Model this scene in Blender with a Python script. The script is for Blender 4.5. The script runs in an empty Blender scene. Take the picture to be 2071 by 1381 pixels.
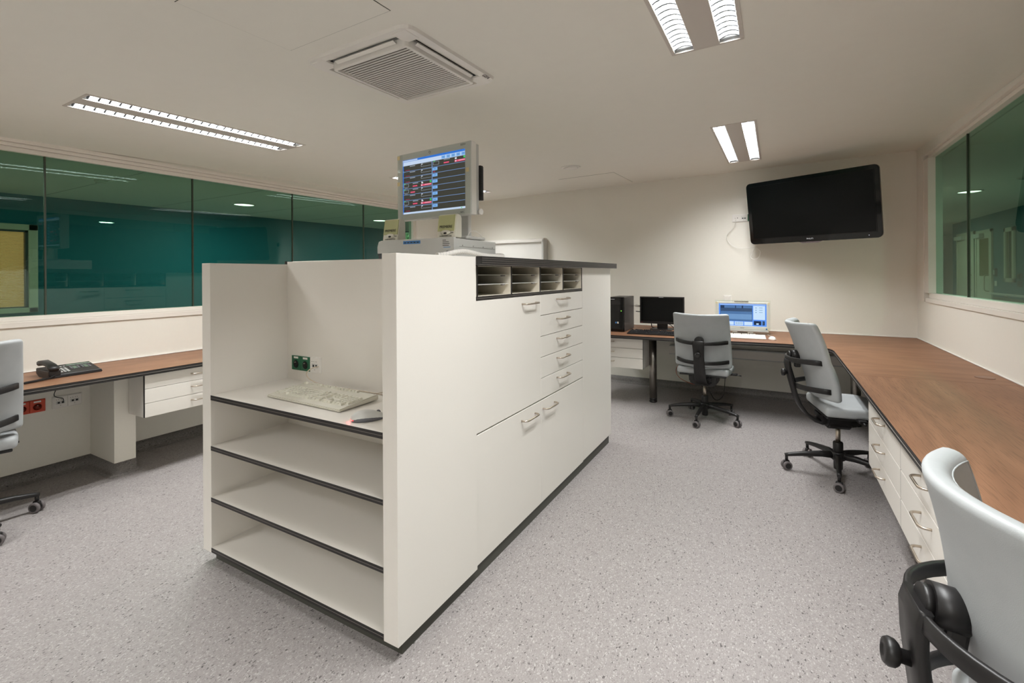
import bpy, bmesh, math, random
from mathutils import Vector, Matrix
random.seed(7)
PI = math.pi
SC = bpy.context.scene
COL = SC.collection
# ------------------------------------------------------------------ camera
CAM_H = 1.38
YAW, ROLL = math.radians(29.27), math.radians(-0.326)
R0 = Vector((math.cos(YAW), math.sin(YAW), 0)); F0 = Vector((-math.sin(YAW), math.cos(YAW), 0)); U0 = Vector((0, 0, 1))
R1 = R0*math.cos(ROLL) + U0*math.sin(ROLL); U1 = U0*math.cos(ROLL) - R0*math.sin(ROLL)
cd = bpy.data.cameras.new('camera'); cam = bpy.data.objects.new('camera', cd); COL.objects.link(cam)
cam.matrix_world = Matrix((( R1.x, U1.x, -F0.x, 0), (R1.y, U1.y, -F0.y, 0), (R1.z, U1.z, -F0.z, CAM_H), (0, 0, 0, 1)))
cd.sensor_width = 36.0; cd.lens = 945.9/2071*36; cd.shift_y = -135.7/2071; cd.clip_start = 0.02
SC.camera = cam
# ------------------------------------------------------------------ world, exposure
w = bpy.data.worlds.new('world'); SC.world = w; w.use_nodes = True
w.node_tree.nodes['Background'].inputs[0].default_value = (0.55, 0.7, 0.8, 1)
w.node_tree.nodes['Background'].inputs[1].default_value = 0.15
SC.view_settings.view_transform = 'Standard'; SC.view_settings.look = 'None'
SC.view_settings.gamma = 1.0; SC.view_settings.use_curve_mapping = False
SC.view_settings.exposure = 0.0
TUBE_W = 34.0          # watts of each fluorescent strip in the room
TUBE_COL = (0.985, 1.0, 1.0)
NEXT_W = 30.0
CORR_W = 26.0
# ------------------------------------------------------------------ room numbers
XL, XR, YB, YN = -4.375, 1.21, 5.87, -2.2
CA, CB, CC = 2.32855, 0.017395, 0.03572
def zc(x, y): return CA + CB*x + CC*y
# ------------------------------------------------------------------ materials
def srgb(r, g=None, b=None):
    if g is None: r, g, b = r
    f = lambda c: (c/255/12.92) if c/255 <= 0.04045 else ((c/255+0.055)/1.055)**2.4
    return (f(r), f(g), f(b), 1)
MATS = {}
def mat(name, rgb, rough=0.5, metal=0.0, noise=0.0, scale=40, bump=0.0, emit=None, es=0.0, spec=0.5, coat=0.0, stretch=None):
    m = bpy.data.materials.new(name); m.use_nodes = True
    nt = m.node_tree; b = nt.nodes['Principled BSDF']
    c = srgb(*rgb)
    b.inputs['Base Color'].default_value = c
    b.inputs['Roughness'].default_value = rough; b.inputs['Metallic'].default_value = metal
    b.inputs['Specular IOR Level'].default_value = spec
    if coat: b.inputs['Coat Weight'].default_value = coat
    if emit: b.inputs['Emission Color'].default_value = srgb(*emit); b.inputs['Emission Strength'].default_value = es
    if noise or bump:
        tc = nt.nodes.new('ShaderNodeTexCoord'); mp = nt.nodes.new('ShaderNodeMapping')
        if stretch: mp.inputs['Scale'].default_value = stretch
        nz = nt.nodes.new('ShaderNodeTexNoise'); nz.inputs['Scale'].default_value = scale; nz.inputs['Detail'].default_value = 4
        nt.links.new(tc.outputs['Object'], mp.inputs[0]); nt.links.new(mp.outputs[0], nz.inputs['Vector'])
        if noise:
            mx = nt.nodes.new('ShaderNodeMix'); mx.data_type = 'RGBA'
            mx.inputs[6].default_value = tuple(v*(1-noise) for v in c[:3])+(1,)
            mx.inputs[7].default_value = tuple(min(1, v*(1+noise)) for v in c[:3])+(1,)
            nt.links.new(nz.outputs['Fac'], mx.inputs[0]); nt.links.new(mx.outputs[2], b.inputs['Base Color'])
        if bump:
            bp = nt.nodes.new('ShaderNodeBump'); bp.inputs['Strength'].default_value = bump; bp.inputs['Distance'].default_value = 0.002
            nt.links.new(nz.outputs['Fac'], bp.inputs['Height']); nt.links.new(bp.outputs[0], b.inputs['Normal'])
    MATS[name] = m; return m
wall_m = mat('wall_paint', (238, 234, 224), 0.75, noise=0.015, scale=60, bump=0.06)
ceil_m = mat('ceiling_paint', (238, 235, 226), 0.85, noise=0.015, scale=12)
trim_m = mat('trim_paint', (238, 231, 222), 0.4, noise=0.01)
lam_m = mat('white_laminate', (232, 227, 219), 0.33, noise=0.012, scale=250, bump=0.03)
lamin_m = mat('inner_laminate', (232, 224, 208), 0.4, noise=0.012, scale=250)
core_m = mat('dark_core', (34, 31, 30), 0.45, noise=0.1)
line_m = mat('core_line', (112, 106, 100), 0.4, noise=0.05)
steel_m = mat('brushed_steel', (196, 184, 170), 0.32, 1.0, noise=0.04, scale=60)
post_m = mat('post_steel', (150, 145, 138), 0.28, 1.0, noise=0.05, scale=60, stretch=(1, 1, 0.05))
blk_m = mat('black_plastic', (26, 24, 24), 0.42, noise=0.15, scale=90, bump=0.04)
blk2_m = mat('gloss_black', (10, 10, 11), 0.08, noise=0.1)
scr_off_m = mat('dark_screen', (5, 6, 6), 0.2, noise=0.1, scale=3, spec=0.22)
rub_m = mat('grey_rubber', (110, 104, 104), 0.6, noise=0.08)
beige_m = mat('beige_plastic', (214, 210, 196), 0.4, noise=0.02)
white_p = mat('white_plastic', (236, 232, 226), 0.35, noise=0.01)
lgrey_p = mat('light_grey_plastic', (205, 204, 200), 0.4, noise=0.02)
dgrey_p = mat('dark_grey_plastic', (88, 88, 92), 0.45, noise=0.05)
key_m = mat('keycaps', (222, 219, 204), 0.3, noise=0.03)
keyblk_m = mat('black_keycaps', (30, 30, 33), 0.3, noise=0.1)
green_p = mat('green_socket', (8, 92, 58), 0.35, noise=0.05)
orange_p = mat('orange_socket', (206, 66, 28), 0.4, noise=0.05)
hole_m = mat('black_hole', (9, 9, 9), 0.7, noise=0.1)
spk_m = mat('speaker_grille', (176, 176, 128), 0.55, noise=0.05, scale=500)
alu_m = mat('louvre_aluminium', (205, 207, 208), 0.5, 0.0, noise=0.03)
blade_m = mat('louvre_blade_grey', (66, 68, 70), 0.55, 0.0, noise=0.03, spec=0.2)
lamp_w = mat('lamp_white', (206, 198, 190), 0.5, noise=0.01)
teal_m = mat('teal_paint', (0, 104, 122), 0.6, noise=0.03, scale=3)
corr_m = mat('corridor_paint', (52, 112, 122), 0.6, noise=0.03, scale=3)
door_m = mat('pale_door', (206, 200, 184), 0.5, noise=0.02)
wdoor_m = mat('oak_door', (186, 160, 112), 0.5, noise=0.08, scale=6, stretch=(6, 6, 0.5))
blind_m = mat('blind_slat', (240, 205, 160), 0.5, noise=0.02, emit=(255, 206, 150), es=0.10)  # slats glow slightly themselves, standing in for light on the blinds
cable_m = mat('beige_cable', (206, 190, 170), 0.5, noise=0.03)
ocable_m = mat('orange_cable', (190, 84, 56), 0.5, noise=0.03)
print_m = mat('dark_print', (44, 44, 42), 0.6, noise=0.02)
silver_m = mat('silver_print', (196, 196, 200), 0.4, 0.3, noise=0.02)
blue_m = mat('blue_label', (70, 128, 190), 0.5, noise=0.04)
board_m = mat('board_surface', (236, 233, 228), 0.25, noise=0.01)
joint_m = mat('glazing_joint', (58, 64, 52), 0.5, noise=0.05)
def emis(name, rgb, s):
    m = bpy.data.materials.new(name); m.use_nodes = True; nt = m.node_tree; nt.nodes.clear()
    o = nt.nodes.new('ShaderNodeOutputMaterial'); e = nt.nodes.new('ShaderNodeEmission')
    e.inputs[0].default_value = srgb(*rgb); e.inputs[1].default_value = s; nt.links.new(e.outputs[0], o.inputs[0]); return m
tube_m = emis('fluorescent_tube', (255, 252, 244), 3.0)
down_m = emis('downlight_glow', (246, 255, 244), 5.5)
led_g = emis('green_light', (150, 255, 90), 1.2)
led_r = emis('red_light', (255, 20, 30), 3.0)
led_w = emis('white_light', (240, 240, 255), 1.0)
exit_g = emis('exit_green', (10, 110, 50), 0.8); exit_w = emis('exit_white', (215, 255, 200), 1.4)
def fabric():
    m = bpy.data.materials.new('grey_blue_leather'); m.use_nodes = True; nt = m.node_tree; b = nt.nodes['Principled BSDF']
    tc = nt.nodes.new('ShaderNodeTexCoord'); n = nt.nodes.new('ShaderNodeTexNoise'); n.inputs['Scale'].default_value = 14; n.inputs['Detail'].default_value = 6
    v = nt.nodes.new('ShaderNodeTexVoronoi'); v.inputs['Scale'].default_value = 700
    mx = nt.nodes.new('ShaderNodeMix'); mx.data_type = 'RGBA'; mx.inputs[6].default_value = srgb(166, 169, 170); mx.inputs[7].default_value = srgb(180, 183, 184)
    bp = nt.nodes.new('ShaderNodeBump'); bp.inputs['Strength'].default_value = 0.12; bp.inputs['Distance'].default_value = 0.001
    nt.links.new(tc.outputs['Object'], n.inputs['Vector']); nt.links.new(tc.outputs['Object'], v.inputs['Vector'])
    nt.links.new(n.outputs['Fac'], mx.inputs[0]); nt.links.new(mx.outputs[2], b.inputs['Base Color'])
    nt.links.new(v.outputs['Distance'], bp.inputs['Height']); nt.links.new(bp.outputs[0], b.inputs['Normal'])
    b.inputs['Roughness'].default_value = 0.5; return m
fab_m = fabric()
def floor_mat(name, base, dark, light, lo=1.0):
    m = bpy.data.materials.new(name); m.use_nodes = True; nt = m.node_tree; b = nt.nodes['Principled BSDF']; L = nt.links.new
    tc = nt.nodes.new('ShaderNodeTexCoord'); mp = nt.nodes.new('ShaderNodeMapping'); mp.inputs['Scale'].default_value = (1.0, 0.6, 1.0)
    mp.inputs['Rotation'].default_value = (0, 0, 0.5)
    dn = nt.nodes.new('ShaderNodeTexNoise'); dn.inputs['Scale'].default_value = 90; dn.inputs['Detail'].default_value = 2
    vm = nt.nodes.new('ShaderNodeVectorMath'); vm.operation = 'MULTIPLY_ADD'; vm.inputs[1].default_value = (0.012, 0.012, 0.012)
    L(tc.outputs['Object'], mp.inputs[0]); L(tc.outputs['Object'], dn.inputs['Vector']); L(dn.outputs['Color'], vm.inputs[0]); L(mp.outputs[0], vm.inputs[2])
    def cells(scale, thr, soft):
        v = nt.nodes.new('ShaderNodeTexVoronoi'); v.inputs['Scale'].default_value = scale; L(vm.outputs[0], v.inputs['Vector'])
        sp = nt.nodes.new('ShaderNodeSeparateColor'); L(v.outputs['Color'], sp.inputs[0])
        r = nt.nodes.new('ShaderNodeMapRange'); r.inputs[1].default_value = thr; r.inputs[2].default_value = thr+soft; L(sp.outputs[0], r.inputs[0])
        return r.outputs[0], sp.outputs[1]
    g1, t1 = cells(260, 0.45, 0.5); d1, t2 = cells(230, 0.972, 0.01); l1, t3 = cells(300, 0.90, 0.03); d2, t4 = cells(330, 0.86, 0.08)
    def mix(a, bcol, fac):
        x = nt.nodes.new('ShaderNodeMix'); x.data_type = 'RGBA'
        if isinstance(a, tuple): x.inputs[6].default_value = a
        else: L(a, x.inputs[6])
        x.inputs[7].default_value = bcol; L(fac, x.inputs[0]); return x.outputs[2]
    c = mix(srgb(*base), srgb(*[min(255, v+9) for v in base]), g1)
    c = mix(c, srgb(*[v-20 for v in base]), d2)
    c = mix(c, srgb(*light), l1); c = mix(c, srgb(*dark), d1)
    L(c, b.inputs['Base Color']); b.inputs['Roughness'].default_value = 0.48; b.inputs['Specular IOR Level'].default_value = 0.35
    n2 = nt.nodes.new('ShaderNodeTexNoise'); n2.inputs['Scale'].default_value = 400; L(tc.outputs['Object'], n2.inputs['Vector'])
    bp = nt.nodes.new('ShaderNodeBump'); bp.inputs['Strength'].default_value = 0.1; bp.inputs['Distance'].default_value = 0.001
    L(n2.outputs['Fac'], bp.inputs['Height']); L(bp.outputs[0], b.inputs['Normal']); return m
floor_m = floor_mat('speckled_vinyl', (152, 146, 144), (90, 85, 84), (182, 177, 175))
cove_m = floor_mat('cove_vinyl', (120, 115, 112), (66, 62, 60), (150, 146, 142))
def wood(name, along_x):
    m = bpy.data.materials.new(name); m.use_nodes = True; nt = m.node_tree; b = nt.nodes['Principled BSDF']; L = nt.links.new
    tc = nt.nodes.new('ShaderNodeTexCoord')
    def tex(sc, node='ShaderNodeTexNoise', **k):
        mp = nt.nodes.new('ShaderNodeMapping'); mp.inputs['Scale'].default_value = sc if not along_x else (sc[1], sc[0], sc[2]); L(tc.outputs['Object'], mp.inputs[0])
        n = nt.nodes.new(node); L(mp.outputs[0], n.inputs['Vector'])
        for a, v in k.items(): n.inputs[a].default_value = v
        return n
    broad = tex((3.2, 0.7, 1), Scale=1.3, Detail=3.0)
    # growth rings: contour lines of a slow stretched noise make the cathedral figure
    slow = tex((2.2, 0.42, 1), Scale=1.0, Detail=1.5)
    mul = nt.nodes.new('ShaderNodeMath'); mul.operation = 'MULTIPLY'; mul.inputs[1].default_value = 62.0; L(slow.outputs['Fac'], mul.inputs[0])
    sn = nt.nodes.new('ShaderNodeMath'); sn.operation = 'SINE'; L(mul.outputs[0], sn.inputs[0])
    r1 = nt.nodes.new('ShaderNodeMapRange'); r1.inputs[1].default_value = -1; r1.inputs[2].default_value = 1; L(sn.outputs[0], r1.inputs[0])
    pores = tex((260, 9, 1), Scale=1.0, Detail=2.0)
    pr = nt.nodes.new('ShaderNodeMapRange'); pr.inputs[1].default_value = 0.52; pr.inputs[2].default_value = 0.66; L(pores.outputs['Fac'], pr.inputs[0])
    c0 = nt.nodes.new('ShaderNodeMix'); c0.data_type = 'RGBA'; c0.inputs[6].default_value = srgb(138, 99, 74); c0.inputs[7].default_value = srgb(156, 115, 88); L(broad.outputs['Fac'], c0.inputs[0])
    m1 = nt.nodes.new('ShaderNodeMath'); m1.operation = 'MULTIPLY'; m1.inputs[1].default_value = 0.34; L(r1.outputs[0], m1.inputs[0])
    c1 = nt.nodes.new('ShaderNodeMix'); c1.data_type = 'RGBA'; c1.inputs[7].default_value = srgb(108, 74, 54); L(c0.outputs[2], c1.inputs[6]); L(m1.outputs[0], c1.inputs[0])
    m2 = nt.nodes.new('ShaderNodeMath'); m2.operation = 'MULTIPLY'; m2.inputs[1].default_value = 0.5; L(pr.outputs[0], m2.inputs[0])
    c2 = nt.nodes.new('ShaderNodeMix'); c2.data_type = 'RGBA'; c2.inputs[7].default_value = srgb(96, 66, 48); L(c1.outputs[2], c2.inputs[6]); L(m2.outputs[0], c2.inputs[0])
    L(c2.outputs[2], b.inputs['Base Color']); b.inputs['Roughness'].default_value = 0.5; b.inputs['Specular IOR Level'].default_value = 0.3
    return m
wood_y = wood('walnut_grain_lengthwise', False); wood_x = wood('walnut_grain_across', True)
def glass_mat(name, tint, ior, rough=0.0):
    m = bpy.data.materials.new(name); m.use_nodes = True; nt = m.node_tree; nt.nodes.clear(); L = nt.links.new
    o = nt.nodes.new('ShaderNodeOutputMaterial'); t = nt.nodes.new('ShaderNodeBsdfTransparent'); g = nt.nodes.new('ShaderNodeBsdfGlossy')
    t.inputs[0].default_value = tint+(1,); g.inputs['Roughness'].default_value = rough; g.inputs[0].default_value = (0.75, 1.0, 0.9, 1)
    f = nt.nodes.new('ShaderNodeFresnel'); f.inputs[0].default_value = ior
    ge = nt.nodes.new('ShaderNodeNewGeometry'); iv = nt.nodes.new('ShaderNodeMath'); iv.operation = 'SUBTRACT'; iv.inputs[0].default_value = 1.0; L(ge.outputs['Backfacing'], iv.inputs[1])
    mu = nt.nodes.new('ShaderNodeMath'); mu.operation = 'MULTIPLY'; L(f.outputs[0], mu.inputs[0]); L(iv.outputs[0], mu.inputs[1])
    x = nt.nodes.new('ShaderNodeMixShader'); L(mu.outputs[0], x.inputs[0]); L(t.outputs[0], x.inputs[1]); L(g.outputs[0], x.inputs[2]); L(x.outputs[0], o.inputs[0]); return m
gl_m = glass_mat('green_tinted_glass', (0.56, 0.70, 0.60), 1.62)
gl2_m = glass_mat('clear_glass', (0.9, 0.95, 0.9), 1.45)
acry_m = glass_mat('clear_acrylic', (0.95, 0.96, 0.95), 1.35)
# ------------------------------------------------------------------ mesh helpers
class MB:
    def __init__(s): s.bm = bmesh.new(); s.mats = []; s.cur = 0
    def use(s, m):
        if m not in s.mats: s.mats.append(m)
        s.cur = s.mats.index(m); return s
    def _tag(s, faces, smooth=False):
        for f in faces: f.material_index = s.cur; f.smooth = smooth
    def box(s, x0, x1, y0, y1, z0, z1, bev=0, seg=2, M=None):
        x0, x1 = min(x0, x1), max(x0, x1); y0, y1 = min(y0, y1), max(y0, y1); z0, z1 = min(z0, z1), max(z0, z1)
        r = bmesh.ops.create_cube(s.bm, size=1)
        vs = r['verts']
        for v in vs: v.co = Vector(((x0+x1)/2+v.co.x*(x1-x0), (y0+y1)/2+v.co.y*(y1-y0), (z0+z1)/2+v.co.z*(z1-z0)))
        fs = set(f for v in vs for f in v.link_faces); s._tag(fs)
        if bev:
            es = list(set(e for v in vs for e in v.link_edges))
            q = bmesh.ops.bevel(s.bm, geom=es, offset=bev, segments=seg, affect='EDGES', profile=0.5)
            s._tag(q['faces']); vs = list(set(v for f in list(fs)+q['faces'] if f.is_valid for v in f.verts))
        if M is not None:
            for v in vs: v.co = M @ v.co
        return s
    def poly(s, pts, z0, z1=None, axis='z', bev=0):
        """prism of a 2D outline; z0/z1 numbers or functions"""
        f0 = z0 if callable(z0) else (lambda *a: z0); f1 = z1 if callable(z1) else (lambda *a: z1)
        def P(p, h):
            if axis == 'z': return (p[0], p[1], h)
            if axis == 'x': return (h, p[0], p[1])
            return (p[0], h, p[1])
        a = [s.bm.verts.new(P(p, f0(*p))) for p in pts]; b = [s.bm.verts.new(P(p, f1(*p))) for p in pts]
        fs = [s.bm.faces.new(a), s.bm.faces.new(list(reversed(b)))]
        n = len(pts)
        for i in range(n): fs.append(s.bm.faces.new((a[(i+1) % n], a[i], b[i], b[(i+1) % n])))
        s._tag(fs); bmesh.ops.recalc_face_normals(s.bm, faces=fs)
        if bev:
            es = list(set(e for f in fs for e in f.edges))
            q = bmesh.ops.bevel(s.bm, geom=es, offset=bev, segments=2, affect='EDGES'); s._tag(q['faces'])
        return s
    def quad(s, pts):
        f = s.bm.faces.new([s.bm.verts.new(p) for p in pts]); s._tag([f]); return s
    def lathe(s, prof, c=(0, 0, 0), n=24, M=None, smooth=True, caps=True):
        rings = []
        for r, z in prof:
            ring = []
            for i in range(n):
                a = 2*PI*i/n; v = Vector((c[0]+r*math.cos(a), c[1]+r*math.sin(a), c[2]+z))
                if M is not None: v = M @ v
                ring.append(s.bm.verts.new(v))
            rings.append(ring)
        fs = []
        for k in range(len(rings)-1):
            for i in range(n):
                j = (i+1) % n
                fs.append(s.bm.faces.new((rings[k][i], rings[k][j], rings[k+1][j], rings[k+1][i])))
        s._tag(fs, smooth)
        cf = []
        if caps: cf = [s.bm.faces.new(list(reversed(rings[0]))), s.bm.faces.new(rings[-1])]; s._tag(cf)
        return s
    def cyl(s, p, q, r, n=16, r2=None, smooth=True):
        p = Vector(p); q = Vector(q); d = q-p; L = d.length
        M = Matrix.Translation(p) @ d.to_track_quat('Z', 'Y').to_matrix().to_4x4()
        return s.lathe([(r, 0), (r if r2 is None else r2, L)], n=n, M=M, smooth=smooth)
    def tube(s, pts, r, n=8, closed=False, flat=None, up=Vector((0, 0, 1))):
        """sweep; flat=(w,h) makes a rectangular band"""
        pts = [Vector(p) for p in pts]; N = len(pts); rings = []
        prev = None
        for i, p in enumerate(pts):
            if closed: t = pts[(i+1) % N]-pts[i-1]
            else: t = pts[min(i+1, N-1)]-pts[max(i-1, 0)]
            t.normalize()
            u = (up if prev is None or flat else prev); a = t.cross(u)
            if a.length < 1e-4: a = t.cross(Vector((1, 0, 0)))
            a.normalize(); b2 = a.cross(t).normalized(); prev = b2
            ring = []
            rr = r[i] if isinstance(r, (list, tuple)) else r
            if flat:
                fw, fh = flat[i] if isinstance(flat, list) else flat
                c = 0.25*min(fw, fh)
                for sx, sy in ((-fw/2+c, -fh/2), (fw/2-c, -fh/2), (fw/2, -fh/2+c), (fw/2, fh/2-c), (fw/2-c, fh/2), (-fw/2+c, fh/2), (-fw/2, fh/2-c), (-fw/2, -fh/2+c)):
                    ring.append(s.bm.verts.new(p+a*sx+b2*sy))
            else:
                for k in range(n):
                    an = 2*PI*k/n; ring.append(s.bm.verts.new(p+(a*math.cos(an)+b2*math.sin(an))*rr))
            rings.append(ring)
        m = len(rings[0]); fs = []
        for i in range(N if closed else N-1):
            A, B = rings[i], rings[(i+1) % N]
            for k in range(m): fs.append(s.bm.faces.new((A[k], A[(k+1) % m], B[(k+1) % m], B[k])))
        s._tag(fs, True)
        if not closed:
            c = [s.bm.faces.new(rings[0]), s.bm.faces.new(list(reversed(rings[-1])))]; s._tag(c); fs += c
        bmesh.ops.recalc_face_normals(s.bm, faces=fs)
        return s
    def build(s, name, m=None, parent=None, smooth_angle=None):
        me = bpy.data.meshes.new(name); s.bm.to_mesh(me); s.bm.free()
        if m is not None and not s.mats: me.materials.append(m)
        for x in s.mats: me.materials.append(x)
        o = bpy.data.objects.new(name, me); COL.objects.link(o)
        if parent is not None: o.parent = parent
        return o
def tag(o, label=None, cat=None, group=None, kind=None):
    if label: o['label'] = label
    if cat: o['category'] = cat
    if group: o['group'] = group
    if kind: o['kind'] = kind
    return o
def thing(name, label, cat, loc=(0, 0, 0), rz=0, group=None, M=None):
    o = bpy.data.objects.new(name, None); COL.objects.link(o); o.empty_display_size = 0.1
    if M is not None: o.matrix_world = M
    else: o.location = loc; o.rotation_euler = (0, 0, rz)
    return tag(o, label, cat, group)
def struct(name, mb, m=None, label=None, cat='wall'):
    o = mb.build(name, m); tag(o, kind='structure')
    if label: tag(o, label, cat)
    return o
def share(src, name, parent, loc=(0, 0, 0), rot=None):
    o = bpy.data.objects.new(name, src.data); COL.objects.link(o); o.parent = parent; o.location = loc
    if rot is not None: o.rotation_euler = rot
    return o
def children_of(o): return [c for c in bpy.data.objects if c.parent == o]
def dup(o, parent=None, **kw):
    c = o.copy(); COL.objects.link(c)
    if parent is not None: c.parent = parent
    for ch in children_of(o): dup(ch, c)
    if parent is None:
        for k in ('loc', 'rz'):
            if k in kw:
                if k == 'loc': c.location = kw[k]
                else: c.rotation_euler = (0, 0, kw[k])
        tag(c, kw.get('label'), kw.get('cat'), kw.get('group'))
    return c
def letters(text, size, M, m, parent, name='lettering', depth=0.0004, align='LEFT', shear=0.0, xs=1.0):
    cu = bpy.data.curves.new('text', 'FONT'); cu.body = text; cu.size = size; cu.extrude = depth; cu.align_x = align; cu.shear = shear; cu.resolution_u = 3
    o = bpy.data.objects.new('text', cu); COL.objects.link(o)
    dg = bpy.context.evaluated_depsgraph_get(); me = bpy.data.meshes.new_from_object(o.evaluated_get(dg))
    bpy.data.objects.remove(o); bpy.data.curves.remove(cu)
    me.name = name; me.materials.clear(); me.materials.append(m)
    me.transform(M @ Matrix.Diagonal((xs, 1, 1, 1)))
    t = bpy.data.objects.new(name, me); COL.objects.link(t); t.parent = parent; return t
def basis(o, x, y):      # matrix with local x,y axes given, z = x cross y
    x = Vector(x).normalized(); y = Vector(y).normalized(); z = x.cross(y).normalized()
    return Matrix(((x.x, y.x, z.x, o[0]), (x.y, y.y, z.y, o[1]), (x.z, y.z, z.z, o[2]), (0, 0, 0, 1)))
CN = Vector((-CB, -CC, 1)).normalized()
def ceil_M(x, y):
    ux = Vector((1, 0, CB)).normalized(); uy = CN.cross(ux)
    return basis((x, y, zc(x, y)), ux, uy)
# =================================================================== STRUCTURE
b = MB(); b.box(XL-3.6, XR+0.1, YN-0.1, 8.5, -0.1, 0); struct('floor', b, floor_m, 'speckled grey vinyl floor', 'floor')
# ceiling with openings for recessed fittings
LX = [(-3.20, 1.66, 0.30, 1.28), (-0.26, 1.52, 0.30, 1.53), (-0.255, 4.50, 0.30, 1.56), (-3.35, 4.42, 0.30, 1.56)]
AC = (-1.535, 1.715, 0.61, 0.68)
LXALL = LX + [(-0.26, -1.25, 0.30, 1.53), (-3.20, -1.1, 0.30, 1.28)]  # last two are fill fixtures added out of view behind the camera
holes = [(x-w_/2+.004, x+w_/2-.004, y-l/2+.004, y+l/2-.004) for x, y, w_, l in LXALL] + [(AC[0]-0.24, AC[0]+0.24, AC[1]-0.27, AC[1]+0.27)]
xs = sorted(set([XL-.02, XR+.02]+[h for q in holes for h in q[:2]])); ys = sorted(set([YN-.02, YB+.02]+[h for q in holes for h in q[2:]]))
b = MB(); vv = {}
def cv(x, y, dz=0):
    k = (x, y, dz)
    if k not in vv: vv[k] = b.bm.verts.new((x, y, zc(x, y)+dz))
    return vv[k]
for i in range(len(xs)-1):
    for j in range(len(ys)-1):
        mx, my = (xs[i]+xs[i+1])/2, (ys[j]+ys[j+1])/2
        if any(h[0] < mx < h[1] and h[2] < my < h[3] for h in holes): continue
        b.bm.faces.new((cv(xs[i], ys[j]), cv(xs[i], ys[j+1]), cv(xs[i+1], ys[j+1]), cv(xs[i+1], ys[j])))
ceiling = struct('ceiling', b, ceil_m, 'plain off-white plaster ceiling', 'ceiling')
# flush access hatches: thin panel lying in the ceiling with a dark joint round it
for x0, x1, y0, y1 in ((-1.80, -1.225, 0.84, 1.285), (-2.16, -1.51, 4.96, 5.75)):
    M = ceil_M((x0+x1)/2, (y0+y1)/2); hx, hy = (x1-x0)/2, (y1-y0)/2
    a = MB(); a.box(-hx, hx, -hy, hy, -0.0012, -0.0002); h1 = a.build('access_hatch_joint', joint_m, ceiling); h1.matrix_world = M
    a = MB(); a.box(-hx+.0022, hx-.0022, -hy+.0022, hy-.0022, -0.0022, -0.0002); h2 = a.build('access_hatch', ceil_m, ceiling); h2.matrix_world = M
# left wall with long window opening
WY0, WY1, WZ0 = -1.66, 5.026, 1.117
def wz1(y): return 2.203+0.0118*y
WT = 0.14
b = MB()
b.box(XL-WT, XL, YN, YB, 0, 1.043)
b.box(XL-WT, XL, YN, WY0-.05, 1.043, 2.6); b.box(XL-WT, XL, WY1+.06, YB, 1.043, 2.6)
b.poly([(WY0-.05, wz1(WY0)+.085), (WY1+.06, wz1(WY1)+.085), (WY1+.06, 2.62), (WY0-.05, 2.62)], XL-WT, XL, axis='x')
struct('wall_left', b, wall_m, 'off-white left wall under and around the long window')
XRW = XR+WT
RY0, RY1, RZ0 = -1.4, 5.50, 1.19
RZ1 = 2.408
b = MB()
b.box(XR, XRW, YN, YB, 0, 1.105); b.box(XR, XRW, YN, RY0-.06, 1.105, 2.65); b.box(XR, XRW, RY1+.34, YB, 1.105, 2.65)
b.box(XR, XRW, RY0-.06, RY1+.34, RZ1+.058, 2.65)
struct('wall_right', b, wall_m, 'off-white right wall under and around the corridor window')
b = MB(); b.box(XL-WT, XRW, YB, YB+.15, 0, 2.65); struct('wall_back', b, wall_m, 'off-white back wall behind the television')
b = MB(); b.box(XL-WT, XRW, YN-.15, YN, 0, 2.65); struct('wall_front', b, wall_m, 'off-white wall behind the viewer')
# windows
def window(name, label, X, side, y0, y1, z0, z1f, mull, steps_b, steps_t):
    """side=+1: room lies towards +x of the pane"""
    root = thing(name, label, 'window', (0, 0, 0)); root['kind'] = 'structure'
    gx = X - side*0.055
    edges = [y0]+mull+[y1]
    for a_, b_ in zip(edges[:-1], edges[1:]):
        p = MB(); p.poly([(a_+.004, z0-.01), (b_-.004, z0-.01), (b_-.004, z1f(b_)+.01), (a_+.004, z1f(a_)+.01)], gx-.003, gx+.003, axis='x')
        p.build('pane', gl_m, root)
    for m_ in mull:
        p = MB(); p.box(gx-.009, gx+.009, m_-.0045, m_+.0045, z0, z1f(m_)); p.build('glazing_joint', joint_m, root)
    prev = z0; k = len(steps_b)
    f = MB()
    for i, zb in enumerate(steps_b):          # stepped sill profile coming out to the wall face
        dx = -0.04+0.052*(i+1)/k
        f.box(X-side*.10, X+side*dx, y0-.05, y1+.05, zb, prev-.003, 0.002, 1); 
        f.box(X-side*.10, X+side*(dx-.006), y0-.05, y1+.05, prev-.004, prev-.0005); prev = zb
    f.build('sill', trim_m, root)
    f = MB(); prev = 0; k = len(steps_t)
    for i, dt in enumerate(steps_t):
        dx = -0.04+0.052*(i+1)/k
        f.poly([(y0-.05, z1f(y0)+prev), (y1+.05, z1f(y1)+prev), (y1+.05, z1f(y1)+dt-.003), (y0-.05, z1f(y0)+dt-.003)], X-side*.10, X+side*dx, axis='x')
        f.poly([(y0-.05, z1f(y0)+dt-.004), (y1+.05, z1f(y1)+dt-.004), (y1+.05, z1f(y1)+dt), (y0-.05, z1f(y0)+dt)], X-side*.10, X+side*(dx-.006), axis='x'); prev = dt
    f.build('head_frame', trim_m, root)
    return root
lw = window('window_1', 'long green tinted internal window above the left desk', XL, 1, WY0, WY1, WZ0, wz1, [-.69, .28, 1.252, 2.20, 3.17, 4.15], [1.086, 1.045], [.03, .055, .085])
f = MB(); f.box(XL-.1, XL-.02, WY1, WY1+.03, WZ0, wz1(WY1)); f.box(XL-.1, XL+.012, WY1+.03, WY1+.06, 1.045, wz1(WY1)+.08); f.build('side_frame', trim_m, lw)
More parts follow.
